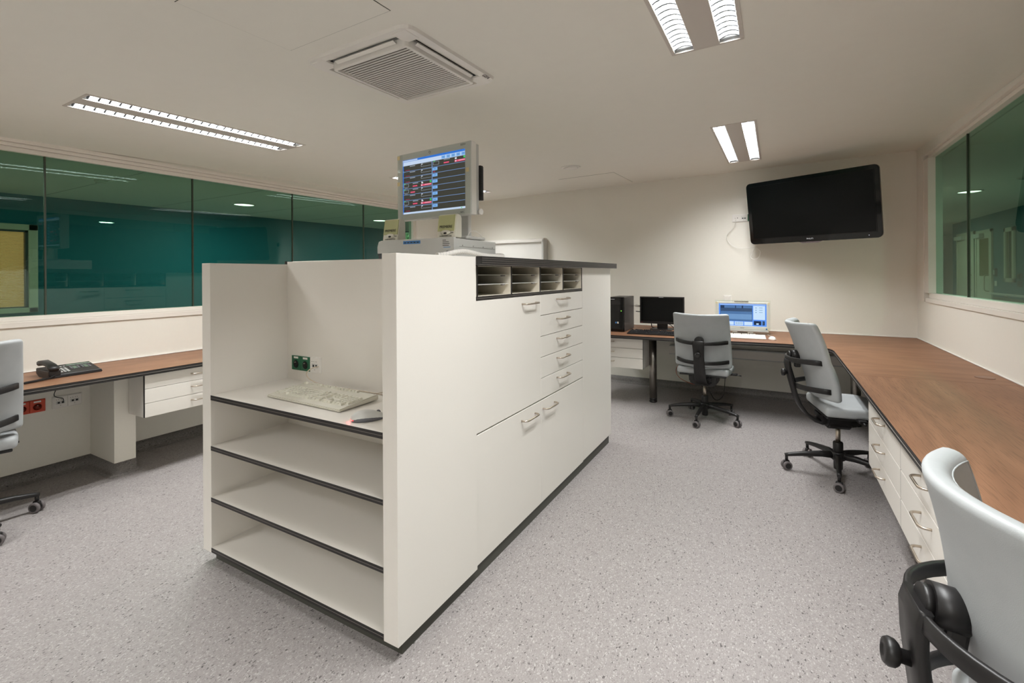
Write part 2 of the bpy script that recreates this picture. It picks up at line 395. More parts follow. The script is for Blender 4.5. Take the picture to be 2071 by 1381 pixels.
rw = window('window_2', 'green tinted internal window onto the corridor above the right desk', XR, -1, RY0, RY1, RZ0, lambda y: RZ1, [-.1, .86, 1.82, 2.78, 3.74, 4.70], [1.145, 1.107], [.03, .058])
f = MB(); f.box(XR-.0, XR+.1, RY1, RY1+.12, RZ0, RZ1); f.box(XR-.006, XR+.1, RY1+.12, RY1+.34, 1.107, RZ1+.055); f.build('side_frame', trim_m, rw)
# cove skirting
def cove(name, pts, label):
    """pts polyline on floor; room on the left-hand side of travel"""
    s_ = MB(); prof = [(0, 0.085), (0.003, 0.085), (0.0035, 0.03), (0.012, 0.010), (0.035, 0.0015), (0.035, 0)]
    P = [Vector((p[0], p[1])) for p in pts]; rings = []
    for i, p in enumerate(P):
        if i == 0: d = (P[1]-P[0]).normalized(); n = Vector((-d.y, d.x)); k = 1
        elif i == len(P)-1: d = (P[-1]-P[-2]).normalized(); n = Vector((-d.y, d.x)); k = 1
        else:
            d1 = (p-P[i-1]).normalized(); d2 = (P[i+1]-p).normalized(); n1 = Vector((-d1.y, d1.x)); n2 = Vector((-d2.y, d2.x)); n = (n1+n2).normalized(); k = 1/max(.3, n.dot(n1))
        rings.append([s_.bm.verts.new((p.x+n.x*o*k, p.y+n.y*o*k, z)) for o, z in prof])
    for a_, c_ in zip(rings[:-1], rings[1:]):
        for i in range(len(prof)-1): f_ = s_.bm.faces.new((a_[i], a_[i+1], c_[i+1], c_[i])); f_.smooth = True
    bmesh.ops.recalc_face_normals(s_.bm, faces=s_.bm.faces)
    return struct(name, s_, cove_m, label, 'skirting')
PX, PY0, PY1 = -3.99, 1.475, 1.60     # pier under left desk
cove('baseboard_left', [(XL, YB), (XL, PY1), (PX, PY1), (PX, PY0), (XL, PY0), (XL, YN)], 'dark coved vinyl skirting along the left wall and pier')
cove('baseboard_back', [(XR, YB), (XL, YB)], 'dark coved vinyl skirting along the back wall')
cove('baseboard_right', [(XR, YN), (XR, YB)], 'dark coved vinyl skirting along the right wall')
b = MB(); b.box(XL-.01, PX, PY0, PY1, 0, .705); struct('wall_pier', b, wall_m, 'short off-white pier carrying the left desk', 'wall')
b = MB(); b.box(XL, XL+.012, -1.5, YB-.02, .741, .748, .002); struct('trim_1', b, white_p, 'thin white sealing strip behind the left desk', 'trim')
b = MB(); b.box(-1.7, XR, YB-.010, YB, .741, .748, .002); b.box(XR-.010, XR, .1, YB, .741, .748, .002); struct('trim_2', b, white_p, 'thin white sealing strip behind the right and back desks', 'trim')
# =================================================================== LEFT ROOM BEYOND GLASS
TX = -7.2
b = MB(); b.box(TX-.1, TX, -2.2, .55, 0, 2.7); b.box(TX-.1, TX, .55, 1.93, 0, 1.03); b.box(TX-.1, TX, .55, 1.93, 1.93, 2.7); b.box(TX-.1, TX, 1.93, 8.4, 0, 2.7)
struct('wall_teal', b, teal_m, 'teal painted wall of the room beyond the left window')
b = MB(); b.box(TX-.1, XL-WT, 8.4, 8.5, 0, 2.7); b.box(TX-.1, XL-WT, -2.3, -2.2, 0, 2.7); b.box(XL-WT, XL-WT+.05, YB, 8.4, 0, 2.7)
struct('wall_beyond', b, wall_m, 'pale end wall of the room beyond the left window')
b = MB()
zc2 = lambda x, y: 2.285+0.012*(y-1.6)
b.poly([(TX-.1, -2.3), (XL-WT+.0, -2.3), (XL-WT+.0, 8.5), (TX-.1, 8.5)], zc2, lambda x, y: zc2(x, y)+.05)
c2 = struct('ceiling_beyond', b, ceil_m, 'ceiling of the room beyond the left window', 'ceiling')
for y in (0.9, 2.0, 3.1, 4.2, 5.3, 6.4):
    b = MB(); b.box(TX, XL-WT, y-.002, y+.002, zc2(0, y)-.001, zc2(0, y)+.001); b.build('ceiling_joint', joint_m, c2)
# window with blinds in the teal wall
root = thing('blind_window', 'pale framed window with yellow lit venetian blinds in the teal wall', 'window', (TX, 0, 0)); 
f = MB()
for (y0, y1, z0, z1) in ((.45, 1.97, 1.895, 1.96), (.45, 1.97, .99, 1.045), (.45, .55, .99, 1.96), (1.895, 1.97, .99, 1.96)): f.box(-.02, .03, y0, y1, z0, z1, .004)
f.build('frame', door_m, root)
f = MB()
for (y0, y1, z0, z1) in ((.55, 1.9, 1.875, 1.897), (.55, 1.9, 1.043, 1.056), (1.872, 1.9, 1.043, 1.897)): f.box(-.04, .012, y0, y1, z0, z1)
f.build('inner_frame', dgrey_p, root)
sl0 = None
for i in range(52):
    z = 1.062+i*.0157
    if sl0 is None:
        f = MB(); f.box(-.012, .012, .55, 1.87, -.0006, .0006); sl0 = f.build('blind_slat', blind_m, root); sl0.location = (-.03, 0, z); sl0.rotation_euler = (0, .22, 0)
    else: share(sl0, 'blind_slat', root, (-.03, 0, z), (0, .22, 0))
for y in (1.50, 1.68): f = MB(); f.cyl((-.012, y, 1.05), (-.012, y, 1.88), .0015, 6); f.build('ladder_cord', beige_m, root)
f = MB(); f.box(-.05, -.01, 1.52, 1.6, 1.875, 1.895); f.box(-.05, -.01, 1.5, 1.62, 1.045, 1.058); f.build('blind_clip', blk_m, root)
day_m = emis('daylight', (170, 205, 235), 1.1); warm_m = emis('lit_room_beyond', (255, 188, 120), 0.7)
f = MB(); f.use(warm_m).box(-.4, -.38, .3, 2.1, .9, 2.1); f.use(day_m).box(-.37, -.36, .9, 1.62, 1.05, 1.45); f.use(day_m).box(-.37, -.36, .9, 1.62, 1.66, 1.75); f.build('lit_view', None, root)
# downlights of the neighbouring room
def downlight(name, label, x, y, z, r, power, col, group=None, on=True):
    t = thing(name, label, 'downlight', (x, y, z), 0, group)
    f = MB(); f.lathe([(r+.018, 0), (r+.018, -.006), (r+.004, -.012), (r, -.004), (r, 0)], n=40); f.build('trim_ring', lamp_w, t)
    f = MB(); f.lathe([(r, -.003), (r, -.0045)], n=40); f.build('diffuser', down_m if on else lamp_w, t)
    if on and power:
        ld = bpy.data.lights.new('downlight_lamp', 'AREA'); ld.shape = 'DISK'; ld.size = r*1.9; ld.energy = power; ld.color = col
        lo = bpy.data.objects.new('lamp', ld); COL.objects.link(lo); lo.parent = t; lo.location = (0, 0, -.02)
    return t
CG = (0.86, 1.0, 0.9)
downlight('downlight', 'round lit downlight in the next room, beyond the third pane', -6.0, 3.60, zc2(-6, 3.6), .115, NEXT_W, CG)
downlight('downlight', 'round lit downlight in the next room, half hidden by the left speaker', -6.0, 6.0, zc2(-6, 6), .115, NEXT_W*.6, CG)
downlight('downlight', 'round lit downlight in the next room, out of view to the left', -6.0, 0.6, zc2(-6, .6), .115, NEXT_W*.5, CG)
t = thing('smoke_detector', 'small round smoke detector on the ceiling of the room behind the left window', 'detector', (-5.55, 1.96, zc2(-5.5, 1.96)))
f = MB(); f.lathe([(.05, 0), (.05, -.012), (.042, -.016), (.038, -.03), (.03, -.036)], n=24); f.build('housing', white_p, t)
f = MB(); f.lathe([(.0395, -.019), (.0395, -.026)], n=24, caps=False); f.build('vent_band', dgrey_p, t)
# exit sign
t = thing('exit_sign', 'small lit green running man exit sign beyond the glass between the speakers', 'sign', (-5.0, 5.62, 1.99), 0.85)
f = MB(); f.box(-.055, .055, -.012, .012, -.055, .055, .003); f.build('housing', dgrey_p, t)
f = MB(); f.use(exit_w).box(-.05, .05, -.0135, -.0125, -.05, .05); f.build('border', None, t)
f = MB(); f.use(exit_g).box(-.046, .046, -.0145, -.0137, -.046, .046); f.build('panel', None, t)
f = MB(); f.use(exit_w)
f.cyl((.008, -.0152, .03), (.008, -.0146, .03), .007, 10)
for p, q in (((.004, .022), (-.006, .0)), ((-.006, .0), (.012, -.012)), ((.012, -.012), (.004, -.032)), ((-.006, 0), (-.018, -.014)), ((-.018, -.014), (-.032, -.012)), ((.004, .02), (.022, .012)), ((.022, .012), (.03, .02)), ((.004, .02), (-.014, .014)), ((-.014, .014), (-.022, .004))):
    f.cyl((p[0], -.015, p[1]), (q[0], -.015, q[1]), .0035, 6)
f.build('running_figure', None, t)
# =================================================================== CORRIDOR BEYOND RIGHT GLASS
KX = 3.45; KZ = 2.43
b = MB(); b.box(KX, KX+.1, -2, 13.8, 0, 2.6); struct('wall_corridor', b, corr_m, 'blue-green corridor wall with doors beyond the right window')
b = MB(); b.box(XRW, 6.0, 17.5, 17.6, 0, 2.6); b.box(XRW-.1, XRW, YB+.15, 17.5, 0, 2.6); b.box(XRW, KX, -2.1, -2, 0, 2.6)
struct('wall_corridor_end', b, wall_m, 'pale walls at the far end of the corridor')
b = MB(); b.box(XRW, 6.0, -2, 17.6, KZ, KZ+.05); struct('ceiling_corridor', b, ceil_m, 'corridor ceiling beyond the right window', 'ceiling')
b = MB(); b.box(XR+.1, 6.0, -2, 17.6, -.1, 0); struct('floor_corridor', b, floor_m, 'corridor floor beyond the right window', 'floor')
downlight('downlight', 'round lit downlight on the corridor ceiling, crossed by a glass joint', 2.23, 8.25, KZ, .115, CORR_W, CG)
downlight('downlight', 'faint unlit downlight on the corridor ceiling near the frame edge', 2.5, 7.35, KZ, .1, 0, CG, on=False)
for y_, p_ in ((4.0, CORR_W*.7), (12.5, CORR_W*.7)):
    downlight('downlight', 'round lit corridor downlight %s' % ('nearer than the window view shows' if y_ < 5 else 'deep in the corridor'), 2.23, y_, KZ, .115, p_, CG)
def D_handle(mb, a, c, out, r, n=8, k=5):
    """bow handle from a to c, standing off by vector out"""
    a, c, out = Vector(a), Vector(c), Vector(out); d = (c-a); L = d.length; d.normalize(); ol = out.length; o = out.normalized(); R = min(ol*.7, L*.3)
    pts = [a]
    for i in range(k+1):
        t = i/k*PI/2; pts.append(a+o*(ol-R)+o*R*math.sin(t)+d*R*(1-math.cos(t)))
    for i in range(k+1):
        t = PI/2-i/k*PI/2; pts.append(c+o*(ol-R)+o*R*math.sin(t)-d*R*(1-math.cos(t)))
    pts.append(c); mb.tube(pts, r, n); return mb
def corr_door(label, y0, y1, ztop, vision):
    t = thing('corridor_door', label, 'door', (KX, 0, 0))
    f = MB(); f.box(-.03, 0, y0, y0+.06, 0, ztop+.05); f.box(-.03, 0, y1-.06, y1, 0, ztop+.05); f.box(-.03, 0, y0, y1, ztop, ztop+.05); f.build('frame', door_m, t)
    f = MB()
    if vision:
        a, c, z0, z1 = vision
        f.box(-.02, 0, y0+.06, a, 0, ztop); f.box(-.02, 0, c, y1-.06, 0, ztop); f.box(-.02, 0, a, c, 0, z0); f.box(-.02, 0, a, c, z1, ztop); f.build('leaf', door_m, t)
        f = MB(); f.use(mat('vision_panel', (120, 112, 66), .15)).box(-.012, -.004, a, c, z0, z1); f.build('vision_panel', None, t)
    else: f.box(-.02, 0, y0+.06, y1-.06, 0, ztop); f.build('leaf', door_m, t)
    f = MB(); f.box(-.09, -.02, (y0+y1)/2-.02, y1-.08, ztop-.09, ztop-.01, .006); f.build('door_closer', lgrey_p, t)
    f = MB(); D_handle(f, (-.02, y0+.15, 1.02), (-.02, y0+.15, 1.02+.3), (-.06, 0, 0), .010); f.build('handle', steel_m, t)
    return t
corr_door('pale green flush corridor door with a bow handle, left of the glazed one', 12.45, 13.45, 2.13, None)
corr_door('pale corridor door with a tall glazed vision panel and closer', 11.6, 12.38, 2.11, (11.75, 12.2, 1.30, 2.0))
t = thing('slot_window', 'tall narrow pale framed window in the corridor wall', 'window', (KX, 0, 0))
f = MB()
for (y0, y1, z0, z1) in ((10.7, 11.08, 2.05, 2.12), (10.7, 11.08, 1.2, 1.27), (10.7, 10.77, 1.2, 2.12), (11.01, 11.08, 1.2, 2.12)): f.box(-.03, 0, y0, y1, z0, z1, .004)
f.build('frame', door_m, t); f = MB(); f.box(-.012, -.004, 10.77, 11.01, 1.27, 2.05); f.build('glass', mat('slot_glass', (120, 122, 90), .2), t)
f = MB(); f.box(-.02, -.01, 10.87, 10.89, 1.27, 2.05); f.build('mullion', dgrey_p, t)
t = thing('wall_switch', 'dark card reader box on the corridor wall right of the glazed door', 'switch', (KX, 11.48, 1.37)); f = MB(); f.box(-.03, 0, -.05, .05, -.07, .07, .006); f.build('housing', dgrey_p, t); f = MB(); f.box(-.034, -.03, -.025, .025, -.04, .04); f.build('sensor', lgrey_p, t)
t = thing('wall_switch', 'small white switch below the card reader on the corridor wall', 'switch', (KX, 11.48, 1.17)); f = MB(); f.box(-.012, 0, -.04, .04, -.045, .045, .004); f.build('plate', white_p, t); f = MB(); f.box(-.016, -.012, -.025, .025, -.03, .03, .002); f.build('rocker', white_p, t)
for z_, w_ in ((1.30, 'upper'), (1.18, 'lower')):
    t = thing('socket_box', '%s of two dark boxes on the corridor wall at the frame edge' % w_, 'socket', (KX, 10.72-.2, z_)); f = MB(); f.box(-.03, 0, -.05, .05, -.05, .05, .006); f.build('housing', dgrey_p, t); f = MB(); f.box(-.033, -.03, -.03, .03, -.03, .03); f.build('cover', blk_m, t)
t = thing('handrail', 'pale corridor handrail running below the slot window', 'handrail', (KX, 0, 0))
f = MB(); f.cyl((-.07, 4, .99), (-.07, 11.5, .99), .02, 12); f.build('rail', lgrey_p, t)
for y in (5.0, 6.5, 8.0, 9.5, 11.0): f = MB(); f.cyl((-.07, y, .985), (0, y, .93), .009, 8); f.build('bracket', steel_m, t)
f = MB(); f.box(-.015, 0, 4, 11.55, .45, .93); f.build('buffer_panel', mat('buffer', (112, 110, 96), .5, noise=.04), t)
t = thing('oak_door', 'oak veneer door at the end of the corridor', 'door', (3.55, 16.9, 0)); f = MB(); f.box(-.35, .45, 0, .05, 0, 2.15, .004); f.build('leaf', wdoor_m, t); f = MB(); f.box(-.30, -.2, -.01, 0, .95, 1.25, .003); f.build('push_plate', dgrey_p, t)
# =================================================================== CEILING FITTINGS
def light_fixture(label, x, y, W, L, power=1.0):
    t = thing('ceiling_light', label, 'ceiling light', M=ceil_M(x, y), group=None)
    wt = .082; off = W/2-.014-wt/2; hl = L/2
    f = MB(); f.box(-off+wt/2, off-wt/2, -hl, hl, -.003, .012, .001, 1)
    for s_ in (-1, 1): f.box(s_*(off+wt/2), s_*(W/2+.002), -hl, hl, -.003, .012)
    for s_ in (-1, 1): f.box(-W/2, W/2, s_*(hl-.012), s_*(hl+.002), -.0035, .012)
    f.build('frame', lamp_w, t)
    bl = None
    for s_ in (-1, 1):
        cx_ = s_*off
        f = MB(); pr = [(-wt/2, 0), (-wt/2*.93, .02), (-wt/2*.75, .042), (-wt/2*.4, .06), (0, .066), (wt/2*.4, .06), (wt/2*.75, .042), (wt/2*.93, .02), (wt/2, 0)]
        ra = [f.bm.verts.new((cx_+p[0], -hl+.012, p[1])) for p in pr]; rb = [f.bm.verts.new((cx_+p[0], hl-.012, p[1])) for p in pr]
        for i in range(len(pr)-1): q = f.bm.faces.new((ra[i], ra[i+1], rb[i+1], rb[i])); q.smooth = True
        f.bm.faces.new(ra); f.bm.faces.new(list(reversed(rb))); f.build('reflector', alu_m, t)
        f = MB(); f.cyl((cx_, -hl+.02, .049), (cx_, hl-.02, .049), .007, 12); f.build('tube', tube_m, t)
        n = int(L/.046); 
        for i in range(n):
            yy = -hl+.012+(L-.024)*(i+.5)/n
            if bl is None:
                f = MB(); top = []; bot = []
                for k in range(7):
                    u = -1+2*k/6; zb = .003+.014*(1-u*u)*.9
                    for (lst, z) in ((bot, zb), (top, .030)): lst.append((f.bm.verts.new((u*wt/2*.96, -.0045 if z < .029 else -.0006, z)), f.bm.verts.new((u*wt/2*.96, .0045 if z < .029 else .0006, z))))
                for k in range(6):
                    for q in (0, 1): f.bm.faces.new((bot[k][q], bot[k+1][q], top[k+1][q], top[k][q]))
                    f.bm.faces.new((bot[k][0], bot[k][1], bot[k+1][1], bot[k+1][0]))
                bmesh.ops.recalc_face_normals(f.bm, faces=f.bm.faces)
                bl = f.build('louvre_blade', blade_m, t); bl.location = (cx_, yy, 0)
            else: share(bl, 'louvre_blade', t, (cx_, yy, 0))
        ld = bpy.data.lights.new('tube_light', 'AREA'); ld.shape = 'RECTANGLE'; ld.size = .056; ld.size_y = L-.08; ld.energy = TUBE_W*power*L/1.4; ld.color = TUBE_COL
        lo = bpy.data.objects.new('lamp', ld); COL.objects.link(lo); lo.parent = t; lo.location = (cx_, 0, .034)
    return t
light_fixture('recessed twin louvre ceiling light above the left window wall, nearest the camera', *LX[0])
light_fixture('recessed twin louvre ceiling light cut off by the top of the photo', *LX[1])
light_fixture('recessed twin louvre ceiling light in front of the television', *LX[2])
light_fixture('recessed twin louvre ceiling light mostly hidden behind the raised monitor', *LX[3])
light_fixture('added unseen fill light behind the viewer, built as a twin louvre fitting, right row', *LXALL[4], power=1.25)  # this pair is added to brighten the island's near end and the ceiling
light_fixture('added unseen fill light behind the viewer, built as a twin louvre fitting, left row', *LXALL[5], power=1.25)
# air conditioning cassette
t = thing('air_conditioner', 'square white ceiling air conditioning cassette with slatted grille', 'air conditioner', M=ceil_M(AC[0], AC[1]))
hx, hy = AC[2]/2, AC[3]/2
def ring(f, ox, oy, ix, iy, z0, z1, r):
    def rr(hx_, hy_, r_):
        o = []
        for (sx, sy, a0) in ((1, 1, 0), (-1, 1, 90), (-1, -1, 180), (1, -1, 270)):
            for k in range(6):
                a = math.radians(a0+k*18); o.append((sx*(hx_-r_)+r_*math.cos(a), sy*(hy_-r_)+r_*math.sin(a)))
        return o
    A = rr(ox, oy, r); B = rr(ix, iy, max(.004, r-(ox-ix)))
    va = [f.bm.verts.new((p[0], p[1], z0)) for p in A]; vb = [f.bm.verts.new((p[0]*.985, p[1]*.985, z1)) for p in A]; vc = [f.bm.verts.new((p[0], p[1], z1-.001)) for p in B]; vd = [f.bm.verts.new((p[0], p[1], z0+.03)) for p in B]
    n = len(A); fs = []
    for P, Q in ((va, vb), (vb, vc), (vc, vd)):
        for i in range(n): fs.append(f.bm.faces.new((P[i], P[(i+1) % n], Q[(i+1) % n], Q[i])))
    f._tag(fs); bmesh.ops.recalc_face_normals(f.bm, faces=fs)
f = MB(); ring(f, hx, hy, .266, .300, 0, -.013, .05); f.build('fascia', white_p, t)
f = MB(); ring(f, .224, .256, .206, .236, -.002, -.034, .02); f.box(-.218, .218, -.25, .25, .004, .012); f.build('grille_frame', white_p, t)
fin = None
for i in range(25):
    yy = -.226+.452*i/24
    if fin is None: f = MB(); f.box(-.207, .207, -.0045, .0045, -.0025, .0025); fin = f.build('grille_fin', white_p, t); fin.location = (0, yy, -.026); fin.rotation_euler = (.3, 0, 0)
    else: share(fin, 'grille_fin', t, (0, yy, -.026), (.3, 0, 0))
f = MB(); f.box(-.207, .207, -.237, .237, -.020, -.018); f.build('filter', mat('filter_mesh', (102, 91, 76), .8, noise=.05, scale=300), t)
for (sx, sy, vert) in ((0, 1, 0), (0, -1, 0), (1, 0, 1), (-1, 0, 1)):
    f = MB()
    if vert: f.box(-.009, .009, -.205, .205, -.002, .002, .001, 1); o = f.build('air_flap', white_p, t); o.location = (sx*.236, 0, -.016); o.rotation_euler = (0, -sx*.35, 0)
    else: f.box(-.175, .175, -.010, .010, -.002, .002, .001, 1); o = f.build('air_flap', white_p, t); o.location = (0, sy*.268, -.016); o.rotation_euler = (sy*.35, 0, 0)
for sx in (-1, 1):
    for sy in (-1, 1): f = MB(); f.box(sx*.205, sx*.278, sy*.232, sy*.318, -.0155, -.004, .003); f.build('corner_cover', white_p, t)
f = MB(); f.box(-.2395, .2395, -.2695, .2695, .014, .03); f.build('inner_housing', hole_m, t)
letters('GEA', .029, basis((hx-.0235, hy-.115, -.0142), (0, 1, 0), (1, 0, 0)), print_m, t)
# speaker / detector disc on ceiling
M = ceil_M(-1.78, 4.40)
t = thing('ceiling_speaker', 'flat round white ceiling speaker near the far access hatch', 'speaker', M=M)
f = MB(); f.lathe([(.098, 0), (.096, -.006), (.088, -.009), (.070, -.006), (.068, -.002)], n=40); f.build('rim', white_p, t)
f = MB(); f.lathe([(.062, -.001), (.060, -.010), (.05, -.013)], n=40); f.build('cone_cover', white_p, t)
# =================================================================== ISLAND
IX0, IX1 = -2.418, -1.165       # outer faces
def edge_board(f, x0, x1, y0, y1, z1, th, front='y-', top=lam_m, lines=1):
    """laminated board with dark edge and pale glue line on the front"""
    f.use(top).box(x0, x1, y0+.0015, y1, z1-th, z1)
    f.use(core_m).box(x0, x1, y0, y0+.0015, z1-th, z1-.0004)
    for i in range(lines):
        z = z1-th*(i+1)/(lines+1); f.use(line_m).box(x0, x1, y0-.0006, y0, z-.0009, z+.0009)
root = thing('shelf_unit', 'open white shelf unit with black-edged shelves at the near end of the island', 'shelf unit')
f = MB(); f.box(IX0, IX0+.070, 1.242, 1.70, .06, 1.442, .001, 1); f.build('side_panel', lam_m, root)
f = MB(); f.box(IX1-.070, IX1, 1.242, 1.748, .06, 1.459, .001, 1); f.build('side_panel', lam_m, root)
f = MB(); f.box(IX0+.070, IX1-.070, 1.648, 1.70, .06, 1.456, .001, 1); f.build('back_panel', lam_m, root)
for z, th in ((.812, .0235), (.570, .021), (.325, .021), (.085, .022)):
    f = MB(); edge_board(f, IX0+.0702, IX1-.0702, 1.241, 1.6478, z, th); f.build('shelf', None, root)
f = MB(); f.box(IX0+.03, IX1-.022, 1.285, 3.72, 0, .0595); pl = f.build('island_plinth', mat('plinth_dark', (70, 70, 62), .5, noise=.1)); tag(pl, 'dark recessed plinth under the island cabinets', 'plinth')
# countertop
root = thing('island_countertop', 'black-edged countertop along the top of the island', 'countertop')
f = MB(); f.use(lam_m).box(-2.445, -1.136, 1.752, 3.794, 1.4245, 1.463)
f.build('top_board', None, root)
f = MB()
for (a, c, d, e) in ((-1.1362, -1.1345, 1.7515, 3.794), (-2.4465, -2.4448, 1.7015, 3.794)): f.use(core_m).box(a, c, d, e, 1.4245, 1.4626)
f.use(core_m).box(-2.445, -1.136, 3.7938, 3.7955, 1.4245, 1.4626); f.box(-1.165, -1.1345, 1.7495, 1.752, 1.4245, 1.4626)
for z in (1.4335, 1.444, 1.4535):
    f.use(line_m).box(-1.1345, -1.1337, 1.7515, 3.794, z-.0008, z+.0008); f.use(line_m).box(-2.4473, -2.4465, 1.7015, 3.794, z-.0008, z+.0008)
f.build('edge_banding', None, root)
def island_side(sign, face, ys, y_split, y_end, side_word):
    """sign +1: right side (faces +x)"""
    s_ = sign; back = face-s_*.60
    X = lambda d: face-s_*d         # d = depth behind the face
    # pigeonhole rack
    rk = thing('pigeonhole_rack', 'black-edged rack of pigeonholes on the %s side of the island' % side_word, 'rack')
    f = MB(); f.use(core_m).box(X(0), X(.004), ys[0], ys[-1], 1.262, 1.2795); f.use(line_m).box(X(-.0006), X(0), ys[0], ys[-1], 1.270, 1.2718); f.use(lamin_m).box(X(.004), X(.35), ys[0], ys[-1], 1.262, 1.2795); f.build('bottom_board', None, rk)
    f = MB(); f.use(core_m).box(X(0), X(.004), ys[0], ys[-1], 1.4195, 1.424); f.use(lamin_m).box(X(.004), X(.35), ys[0], ys[-1], 1.4185, 1.424); f.build('top_board', None, rk)
    f = MB(); f.use(lamin_m).box(X(.33), X(.35), ys[0], ys[-1], 1.28, 1.4185); f.build('back_board', None, rk)
    for i, y in enumerate(ys):
        yy = min(max(y, ys[0]+.006), ys[-1]-.006)
        f = MB(); f.use(core_m).box(X(0), X(.003), yy-.0045, yy+.0045, 1.2795, 1.4195); f.use(lamin_m).box(X(.003), X(.33), yy-.006, yy+.006, 1.2795, 1.4185); f.build('divider', None, rk)
    for a_, c_ in zip(ys[:-1], ys[1:]):
        for z in (1.333, 1.378):
            f = MB(); f.box(X(.012), X(.32), a_+.009, c_-.009, z-.0012, z+.0012); tr = f.build('tray_shelf', lgrey_p, rk)
            f = MB(); f.box(X(.010), X(.022), c_-.075, c_-.05, z-.0075, z-.0012); f.build('label_clip', line_m, tr)
    def front(par, y0, y1, z0, z1, hy=None, hz=None, hl=.16, name='door'):
        f = MB(); f.use(lam_m).box(X(-.0005), X(.018), y0+.0010, y1-.0010, z0+.0018, z1-.0018, .0008, 1)
        d = f.build(name, None, par)
        if hy:
            h = MB(); D_handle(h, (face, hy-hl/2, hz), (face, hy+hl/2, hz), (s_*.034, 0, 0), .005); h.build('handle', steel_m, d)
        return d
    def carcass(par, y0, y1, z0, z1):
        f = MB(); f.use(core_m).box(X(.0185), X(.60), y0, y1, z0, z1); f.build('carcass', None, par)
    ym = ys[2]
    cab = thing('door_cabinet', 'white two-door cabinet, nearer one on the %s side of the island' % side_word, 'cabinet')
    carcass(cab, ys[0], ym, .06, 1.262)
    front(cab, ys[0]-.018*(s_ > 0), ym, .657, 1.262, ys[0]*.22+ym*.78, 1.221)
    front(cab, ys[0]-.018*(s_ > 0), ym, .062, .653, ys[0]*.24+ym*.76, .600)
    cab = thing('drawer_cabinet', 'white cabinet with five drawers over a door on the %s side of the island' % side_word, 'cabinet')
    carcass(cab, ym+.0005, ys[4], .06, 1.262)
    zz = [1.262, 1.141, 1.020, .899, .778, .657]
    for i in range(5): front(cab, ym, ys[4], zz[i+1], zz[i], (ym+ys[4])/2-.03, zz[i]-.036, name='drawer')
    front(cab, ym, ys[4], .062, .653, ym+.105, .600)
    cab = thing('blank_cabinet', 'plain white closed cabinet at the far end of the island, %s side' % side_word, 'cabinet')
    f = MB(); f.use(lam_m).box(X(-.0005), X(.60), ys[4]+.001, y_end, .069, 1.424, .001, 1); f.build('panel', None, cab)
island_side(1, -1.176, [1.770, 2.094, 2.431, 2.767, 3.105], 2.43, 3.752, 'right')
island_side(-1, -2.407, [1.702, 2.0, 2.3, 2.6, 2.9], 2.3, 3.752, 'left')
# =================================================================== DESKS
def worktop(name, label, parts, edges):
    t = thing(name, label, 'worktop')
    for pts, m_ in parts:
        f = MB(); f.use(m_).poly(pts, .7385, .740); f.build('veneer', None, t)
        f = MB(); f.use(core_m).poly(pts, .706, .7384); f.build('core_board', None, t)
    for e in edges:
        f = MB(); f.tube([(p[0], p[1], .7215) for p in e], .001, flat=(.003, .0025)); f.build('edge_line', line_m, t)
    return t
worktop('worktop', 'long walnut worktop with black edge along the left wall', [([(XL, -1.6), (-3.722, -1.6), (-3.728, 5.5), (XL, 5.5)], wood_y)], [[(-3.7215, -1.6), (-3.7275, 5.5)]])
arc = []
for k in range(9):
    a = k/8*PI/2; arc.append((.16+.265*math.sin(a), 4.62+.265*math.cos(a)))
LW = [(-1.95, 4.775), (-1.49, 4.79), (-.85, 4.82), (-.35, 4.85), (.05, 4.885)]+arc
back_pts = [(-1.95, 4.775), (-1.49, 4.79), (-.85, 4.82), (-.35, 4.85), (.05, 4.885)]+arc+[(.428, 3.60), (XR, 3.66), (XR, YB), (-1.95, YB)]
right_pts = [(.428, 3.598), (.431, .1), (XR, .1), (XR, 3.658)]
wt = worktop('worktop', 'L-shaped walnut worktop along the back and right walls', [(back_pts, wood_x), (right_pts, wood_y)], [[(p[0]+.0, p[1]-.0008) for p in LW]+[(.4272, 3.6), (.4300, .1)]])
f = MB(); f.lathe([(.046, .7402), (.046, .7425), (.043, .7432), (.0, .7434)], c=(1.105, 3.85, 0), n=32); g = f.build('cable_grommet', mat('grommet_brown', (128, 92, 72), .45, noise=.05), wt)
